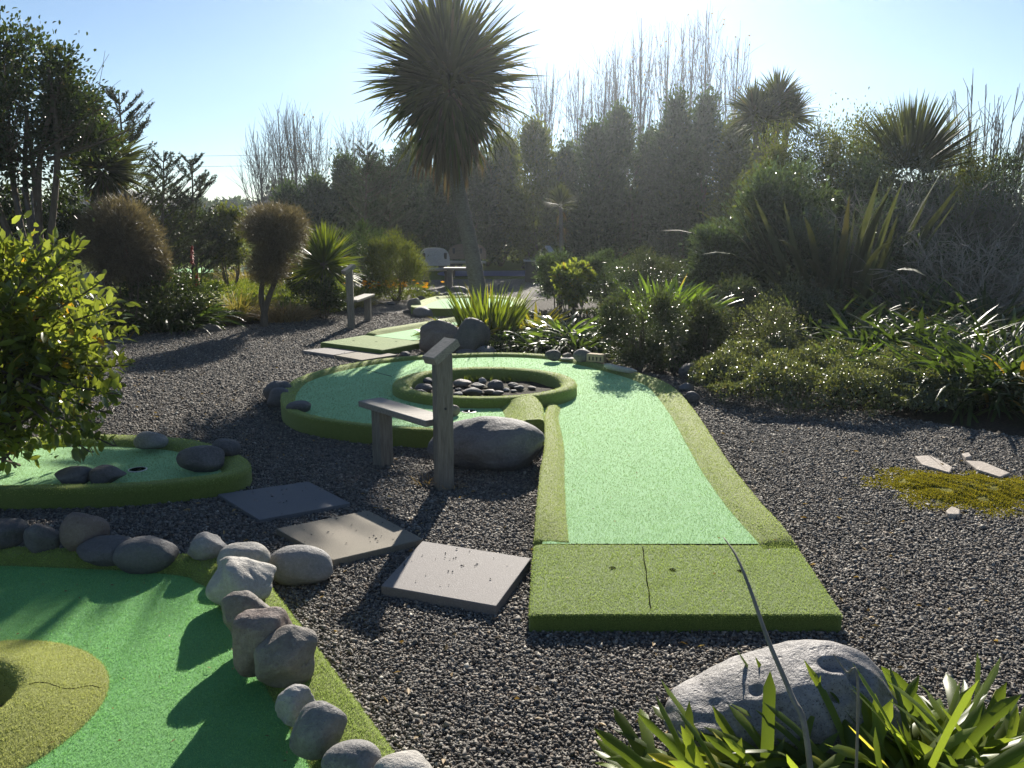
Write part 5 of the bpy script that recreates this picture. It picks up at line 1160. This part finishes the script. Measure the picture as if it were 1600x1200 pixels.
for i, a in enumerate([('leafless poplar hidden behind the spiky head', 790, 150, 42, 28), ('leafless poplar just right of the spiky head', 848, 98, 42, 28), ('leafless poplar with sparse twigs beside it', 898, 105, 43, 26), ('leafless poplar in the glow of the sun', 935, 85, 42, 25), ('slim leafless poplar left of the main clump', 968, 70, 43, 25),
                       ('tall leafless poplar in the main clump', 1000, 28, 41, 28), ('dense leafless poplar in the middle of the main clump', 1035, 36, 42, 28), ('leafless poplar second from the right of the clump', 1068, 30, 43, 28), ('tallest leafless poplar of the whole clump', 1100, 16, 42, 30), ('rightmost leafless poplar with a few brown leaves', 1135, 60, 41, 30)]): poplar(a[0], a[1], a[2], a[3], 520 + i, a[4], tops=i >= 5)
# bare shrub, upper right
t = thing('bare_shrub', 'leafless shrub with upright twigs on the upper right skyline', 'shrub', W(1535, 420, 16.5) * [1, 1, 0]); R = rs(600); mb = MB()
for k in range(34):
    b0 = W(1535 + R.normal() * 14, 420, 16.5) * [1, 1, 0] + [0, 0, .4]; e = W(1470 + 150 * R.rand(), 130 + 110 * R.rand(), 16.2 + .9 * R.rand()); m_ = b0 * .45 + e * .55; m_[0] += (e[0] - b0[0]) * .12
    pth = catmull([b0, m_, e], 5); mb.tube(pth, np.linspace(.020, .006, len(pth)), 4, False)
    for _ in range(8):
        u = .45 + .5 * R.rand(); st = pth[int(u * 10)]; d = unit(unit(e - m_) + R.normal(size=3) * .35 + [0, 0, .2]); en = st + d * (.25 + .5 * R.rand()); mb.tube([st, (st + en) / 2 + R.normal(size=3) * .012, en], [.008, .007, .004], 3, False)
mb.build('branches', M['twig_brown'], t)
# twiggy thicket at right
for q, (px0, px1, py0, py1, Y, nb, lb, mt) in enumerate([(1310, 1480, 290, 520, 13.2, 260, 'tangled thicket of pale dry twigs right of the flax', 'twig'), (1430, 1640, 270, 540, 12.7, 360, 'dense brown twig thicket against the right edge', 'twig_brown'), (1380, 1620, 350, 540, 12.0, 230, 'low tangle of silvery twigs in front of the brown thicket', 'twig')]):
    c, r = bx(px0, px1, py0, py1, Y, .6); t = thing('thicket', lb, 'thicket', (c[0], c[1], 0), 'dry thickets'); R = rs(610 + q); mb = MB()
    for k in range(nb):
        b0 = c + R.normal(size=3) * r * [.35, .35, 0]; b0[2] = .05 + c[2] * .5 * R.rand(); d = unit(R.normal(size=3) * [1.2, .9, .5] + [0, -.1, .75]); e = b0 + d * r * (.7 + .6 * R.rand()) * [1, 1, 1.5]; e[2] = min(max(e[2], .15), c[2] + r[2])
        m1 = b0 * .6 + e * .4 + R.normal(size=3) * .10; m2 = b0 * .25 + e * .75 + R.normal(size=3) * .10 + [0, 0, .12]; pth = catmull([b0, m1, m2, e + [0, 0, -.12 * R.rand()]], 3); mb.tube(pth, np.linspace(.012, .004, len(pth)), 4, False)
        for _ in range(7):
            u = .3 + .65 * R.rand(); st = pth[int(u * 9)]; en = st + unit(unit(e - m1) + R.normal(size=3) * .7) * (.14 + .3 * R.rand()); mb.tube([st, (st + en) / 2 + R.normal(size=3) * .03, en], [.006, .005, .003], 3, False)
    mb.build('twigs', M[mt], t)
    crown('leaves', c - [0, 0, .05], r * [.9, .9, .85], 70, 9000, .05, .020, M['l_gloss'], t, 620 + q, .2, shell=.2, spread=.4, zmin=.05)
# ground cover by the kerb (uncountable)
def carpet(name, poly, n, h, Ln, Wd, mat, seed, rag=.25, shape=True):
    R = rs(seed); P0 = np.array(poly); x0, y0 = P0.min(0); x1, y1 = P0.max(0); P = np.stack([x0 + (x1 - x0) * R.rand(n * 3), y0 + (y1 - y0) * R.rand(n * 3)], 1); P = P[inside(poly, P)][:n]; m_ = len(P)
    cen = P0.mean(0); dist = np.min([np.hypot(P[:, 0] - a[0], P[:, 1] - a[1]) for a in catmull(poly, 4, True)], 0)
    edge = np.clip(dist / .35, 0, 1) ** .5; hb = h * edge * (1 + rag * np.sin(P[:, 0] * 7 + 1) * np.sin(P[:, 1] * 6) + rag * .6 * np.sin(P[:, 0] * 17) * np.cos(P[:, 1] * 15))
    Z = hb * (.45 + .55 * R.rand(m_) ** .4) + .01
    V, F = leaves(np.stack([P[:, 0], P[:, 1], Z], 1), R.normal(size=(m_, 3)) * .8 + [0, 0, .6], Ln * (.6 + .8 * R.rand(m_)), Wd, R); o = mesh(name, V, F, M[mat]); o['kind'] = 'stuff'; return o
carpet('ground_cover', [(1.75, 6.75), (1.62, 7.5), (1.9, 8.4), (2.7, 8.9), (3.7, 8.3), (4.2, 7.4), (4.1, 6.75), (3.5, 6.35), (2.8, 6.25), (2.2, 6.4)], 42000, .30, .030, .015, 'l_cover', 700)
carpet('ground_cover', [(.6, 9.1), (-.6, 9.5), (-.7, 11.5), (-.2, 13.0), (1.5, 13.5), (4.5, 12.5), (5.5, 9.0), (3.2, 8.4), (1.7, 8.2)], 26000, .14, .05, .018, 'l_dark', 701)
carpet('ground_cover', [(4.0, 7.6), (4.2, 6.4), (5.0, 5.4), (8, 5.0), (9, 12), (5, 10)], 16000, .14, .05, .018, 'l_dark', 702)
carpet('ground_cover', [(-4.0, 18.6), (-2.7, 15.7), (-3.2, 13.4), (-5.0, 13.0), (-7, 13.6), (-8, 18), (-6, 19.5)], 22000, .18, .07, .015, 'l_grassgr', 703)
carpet('ground_cover', [(-5.6, 11.3), (-7.4, 9.8), (-12, 9), (-14, 16), (-7, 16), (-5.2, 12.6)], 20000, .16, .06, .02, 'l_dark', 704)
R = rs(9)
def tuft(lb, px, py, Y, n, Ln, mat, seed, rb=.15, group='grass tufts', w_=.009, el=(.6, 1.5), dr=(.4, 1.6)):
    c = W(px, py, Y) * [1, 1, 0]; t = thing('grass_tuft', lb, 'grass tuft', c, group); strap_clump('blades', c, rb, n, Ln, w_, M[mat], t, seed, el, dr, 4, .6)
tuft('tawny grass tuft left of the topiary trunk', 372, 490, 13.0, 700, .62, 'l_grass', 710, .35)
tuft('greener grass tuft behind the tawny one', 345, 470, 13.6, 600, .62, 'l_grassgr', 711, .35)
tuft('brown dry grass tuft right of the topiary trunk', 445, 492, 12.9, 700, .42, 'l_dry', 712, .38)
tuft('yellow grass clump under the yucca', 500, 468, 14.2, 500, .45, 'l_grassgr', 713, .35)
tuft('yellow green grass behind the bench post', 545, 460, 15.0, 500, .42, 'l_grass', 714, .4)
tuft('pale grass clump in sunlight beside the distant green', 262, 415, 19.0, 500, .7, 'l_grass', 715, .4)
tuft('sunlit grass right of the distant green', 385, 420, 20.5, 500, .8, 'l_grass', 716, .5)
tuft('wispy dry tuft at the foot of the near post', 706, 770, 4.62, 40, .09, 'l_dry', 717, .06, w_=.003)
tuft('tiny weed tuft left of the near post base', 668, 762, 4.7, 50, .07, 'l_dry', 718, .09, w_=.003)
c = W(735, 588, 7.5); c[2] = .09; t = thing('grass_tuft', 'low weeds growing at the back of the ring bed', 'weeds', c, 'grass tufts')
V, F = [], []
R = rs(719); n = 160; B = np.stack([-.45 + .75 * R.rand(n), 7.53 + .05 * R.normal(size=n), np.full(n, .085)], 1); V, F = straps(B, R.rand(n) * 6.28, .6 + .8 * R.rand(n),   .04 + .05 * R.rand(n), .006, .8 * R.rand(n), R, 3, .1, .5); mesh('blades', V, F, M['l_grassgr'], t)
# orange flowers
t = thing('flower_bed', 'patch of orange and yellow daisies below the feathery hedge', 'flowers', W(610, 462, 16.4) * [1, 1, 0])
R = rs(720); n = 90; P = np.stack([W(610, 462, 16.4)[0] + R.normal(size=n) * .45, 16.0 + .6 * R.rand(n), .25 + .14 * R.rand(n)], 1)
crown('foliage', (W(610, 462, 16.4)[0], 16.3, .14), (.95, .5, .16), 60, 4500, .06, .018, M['l_grassgr'], t, 721, .6, shell=.2, zmin=.02)
for k in range(60):
    q = P[k]; V = [q]; m_ = 12
    for j in range(m_): a = j * 6.283 / m_; rr = .045 * (1 if j % 2 else .62); V.append(q + np.array([rr * math.cos(a), rr * math.sin(a) * .7, .012 + rr * math.sin(a) * -.5]))
    mesh('flower', V, [(0, 1 + j, 1 + (j + 1) % m_) for j in range(m_)], M['petal_orange'], t)
# red flower spikes
for k, (px, py0, py1, Y, lb) in enumerate([(197, 375, 402, 11.6, 'red flower spike in front of the round brown bush'), (300, 383, 410, 13.0, 'red flower spike at the left end of the distant green'), (308, 425, 445, 12.2, 'lowest red flower spike above the dark bush'), (-1, 384, 402, 11.0, 'red flower spike at the very left edge')]):
    a, b = W(px, py0, Y), W(px, py1, Y); t = thing('flower_spike', lb, 'flower', (b[0], b[1], 0), 'red flower spikes'); R = rs(730 + k)
    mb = MB(); mb.tube([(b[0], b[1], .3), b, a], [.008, .007, .004], 5, False); mb.build('stem', M['bark'], t)
    n = 130; u = R.rand(n); P = b + (a - b) * u[:, None]; az = R.rand(n) * 6.28; V, F = straps(P, az, -.2 - .5 * R.rand(n), .055 * (1.15 - .6 * u), .014, .8, R, 2, .3, .8); mesh('petals', V, F, M['petal_red'], t)

# ------------------------------------------------------------------ foreground lily leaves and dead stalk
fgc = [(1110, 1330, 1.62, 34, .30, 'lily clump at the bottom left of the foreground leaves'), (1200, 1290, 1.68, 60, .33, 'lily clump in front of the pitted boulder'), (1290, 1270, 1.70, 60, .34, 'lily clump under the tip of the dead stalk'), (1390, 1250, 1.70, 66, .37, 'lily clump with broad pale leaves right of the boulder'),
       (1490, 1240, 1.70, 66, .37, 'lily clump near the bottom right corner'), (1600, 1230, 1.66, 60, .38, 'lily clump filling the bottom right corner'), (1150, 1250, 1.74, 40, .27, 'sparse lily clump left of the dead stalk'), (1250, 1210, 1.80, 44, .27, 'short lily clump right behind the dead stalk'), (1340, 1215, 1.80, 60, .32, 'lily clump hugging the right end of the pitted boulder'), (1445, 1205, 1.80, 66, .34, 'lily clump standing clear of the boulder on gravel'), (1550, 1190, 1.82, 66, .34, 'rear lily clump near the right edge'),
       (1240, 1340, 1.50, 60, .30, 'nearest lily clump at the bottom edge'), (1440, 1330, 1.47, 66, .33, 'nearest lily clump at the bottom right')]
for i, (px, py, Y, n, Ln, lb) in enumerate(fgc):
    c = W(px, py, Y + .06); c[2] = 0.0; t = thing('lily_clump', lb, 'lily clump', c, 'foreground lily clumps')
    strap_clump('leaves', c, .15, int(n * 2.7), Ln * 1.26, .028, M['l_strap_fg'], t, 800 + i, (.5, 1.5), (.3, 2.2), 10, .90, .16)
    R = rs(830 + i); az = R.rand(6) * 6.28; V, F = straps(c + R.normal(size=(6, 3)) * [.05, .05, 0], az, .3 + .5 * R.rand(6), .25, .02, 1.2 + R.rand(6), R, 7, .3, .7, .5, .8); mesh('dry_leaves', V, F, M['l_dry'], t)
p = [W(1305, 1330, 1.50), W(1262, 1165, 1.56), W(1236, 1085, 1.62), W(1200, 1000, 1.70), W(1170, 915, 1.80), W(1150, 868, 1.88), W(1131, 840, 1.95)]
p[0][2] = 0.0; mb = MB(); mb.tube(catmull(p, 6), np.interp(np.linspace(0, 1, 37), [0, .3, .7, 1], [.007, .006, .004, .0015]), 7)
tag(mb.build('dead_stalk', M['twig_brown'], None, True, p[0]), 'long bent dead flower stalk rising from the foreground leaves', 'stalk')
p = [W(1345, 1250, 1.6), W(1341, 1080, 1.62), W(1322, 1050, 1.64), W(1302, 1022, 1.66)]; p[0][2] = 0; mb = MB(); mb.tube(catmull(p, 5), np.linspace(.0035, .0015, 16), 6)
tag(mb.build('dead_stalk', M['twig_brown'], None, True, p[0]), 'short dry stalk bent over before the pitted boulder', 'stalk')
# litter on the gravel
R = rs(900); P = []; 
for _ in range(900):
    y = 2 + 10 * R.rand() ** 1.2; x = (R.rand() * 2 - 1) * (.64 * y); P.append((x, y, .022))
P = np.array(P); P = P[inside(gp, P) & ~inside(outer, P) & ~inside(o2, P) & ~inside(o3, P)]
V, F = leaves(P, R.normal(size=(len(P), 3)) * [1, 1, .15], .03 * (.5 + R.rand(len(P))), .014, R, False, .3); o = mesh('leaf_litter', V, F, M['l_dry']); o['kind'] = 'stuff'
P = []
for _ in range(120): y = 3 + 5 * R.rand(); P.append((.12 + 1.1 * R.rand(), y, .094))
for _ in range(60): P.append((-2.0 + 1.4 * R.rand(), 1.8 + 1.4 * R.rand(), .092))
P = np.array(P); V, F = leaves(P, R.normal(size=(len(P), 3)) * [1, 1, .1], .006 + .014 * R.rand(len(P)) ** 2, .006, R, False, .3); o = mesh('leaf_litter', V, F, M['l_dry']); o['kind'] = 'stuff'
# far treeline and thicket behind the row (a mass nobody could count)
R = rs(950); n = 60000; X = -110 + 240 * R.rand(n); Hh = 3.2 + 1.2 * np.sin(X * .21) + .8 * np.sin(X * .57 + 1) + .5 * np.sin(X * 1.3)
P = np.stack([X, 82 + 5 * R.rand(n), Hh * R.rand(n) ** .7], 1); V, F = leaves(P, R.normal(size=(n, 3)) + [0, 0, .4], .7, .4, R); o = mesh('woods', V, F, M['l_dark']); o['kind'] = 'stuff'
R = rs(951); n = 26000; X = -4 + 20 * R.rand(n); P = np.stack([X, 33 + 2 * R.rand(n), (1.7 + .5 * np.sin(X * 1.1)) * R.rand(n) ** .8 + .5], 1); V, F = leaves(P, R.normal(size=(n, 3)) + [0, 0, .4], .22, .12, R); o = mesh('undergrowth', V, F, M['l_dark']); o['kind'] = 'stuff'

# ------------------------------------------------------------------ haze added as a thin air volume to imitate lens glare
hz = MB(); hz.box((8, 42, 8.5), (260, 116, 19)); m, nt, N, L = newmat('veil_haze_air')
pv = N.new('ShaderNodeVolumePrincipled'); pv.inputs['Color'].default_value = (.84, .93, 1, 1); pv.inputs['Density'].default_value = .0009; pv.inputs['Anisotropy'].default_value = .78
o_ = N.new('ShaderNodeOutputMaterial'); L.new(pv.outputs[0], o_.inputs['Volume'])
o = hz.build('veil_haze', m); o['kind'] = 'stuff'
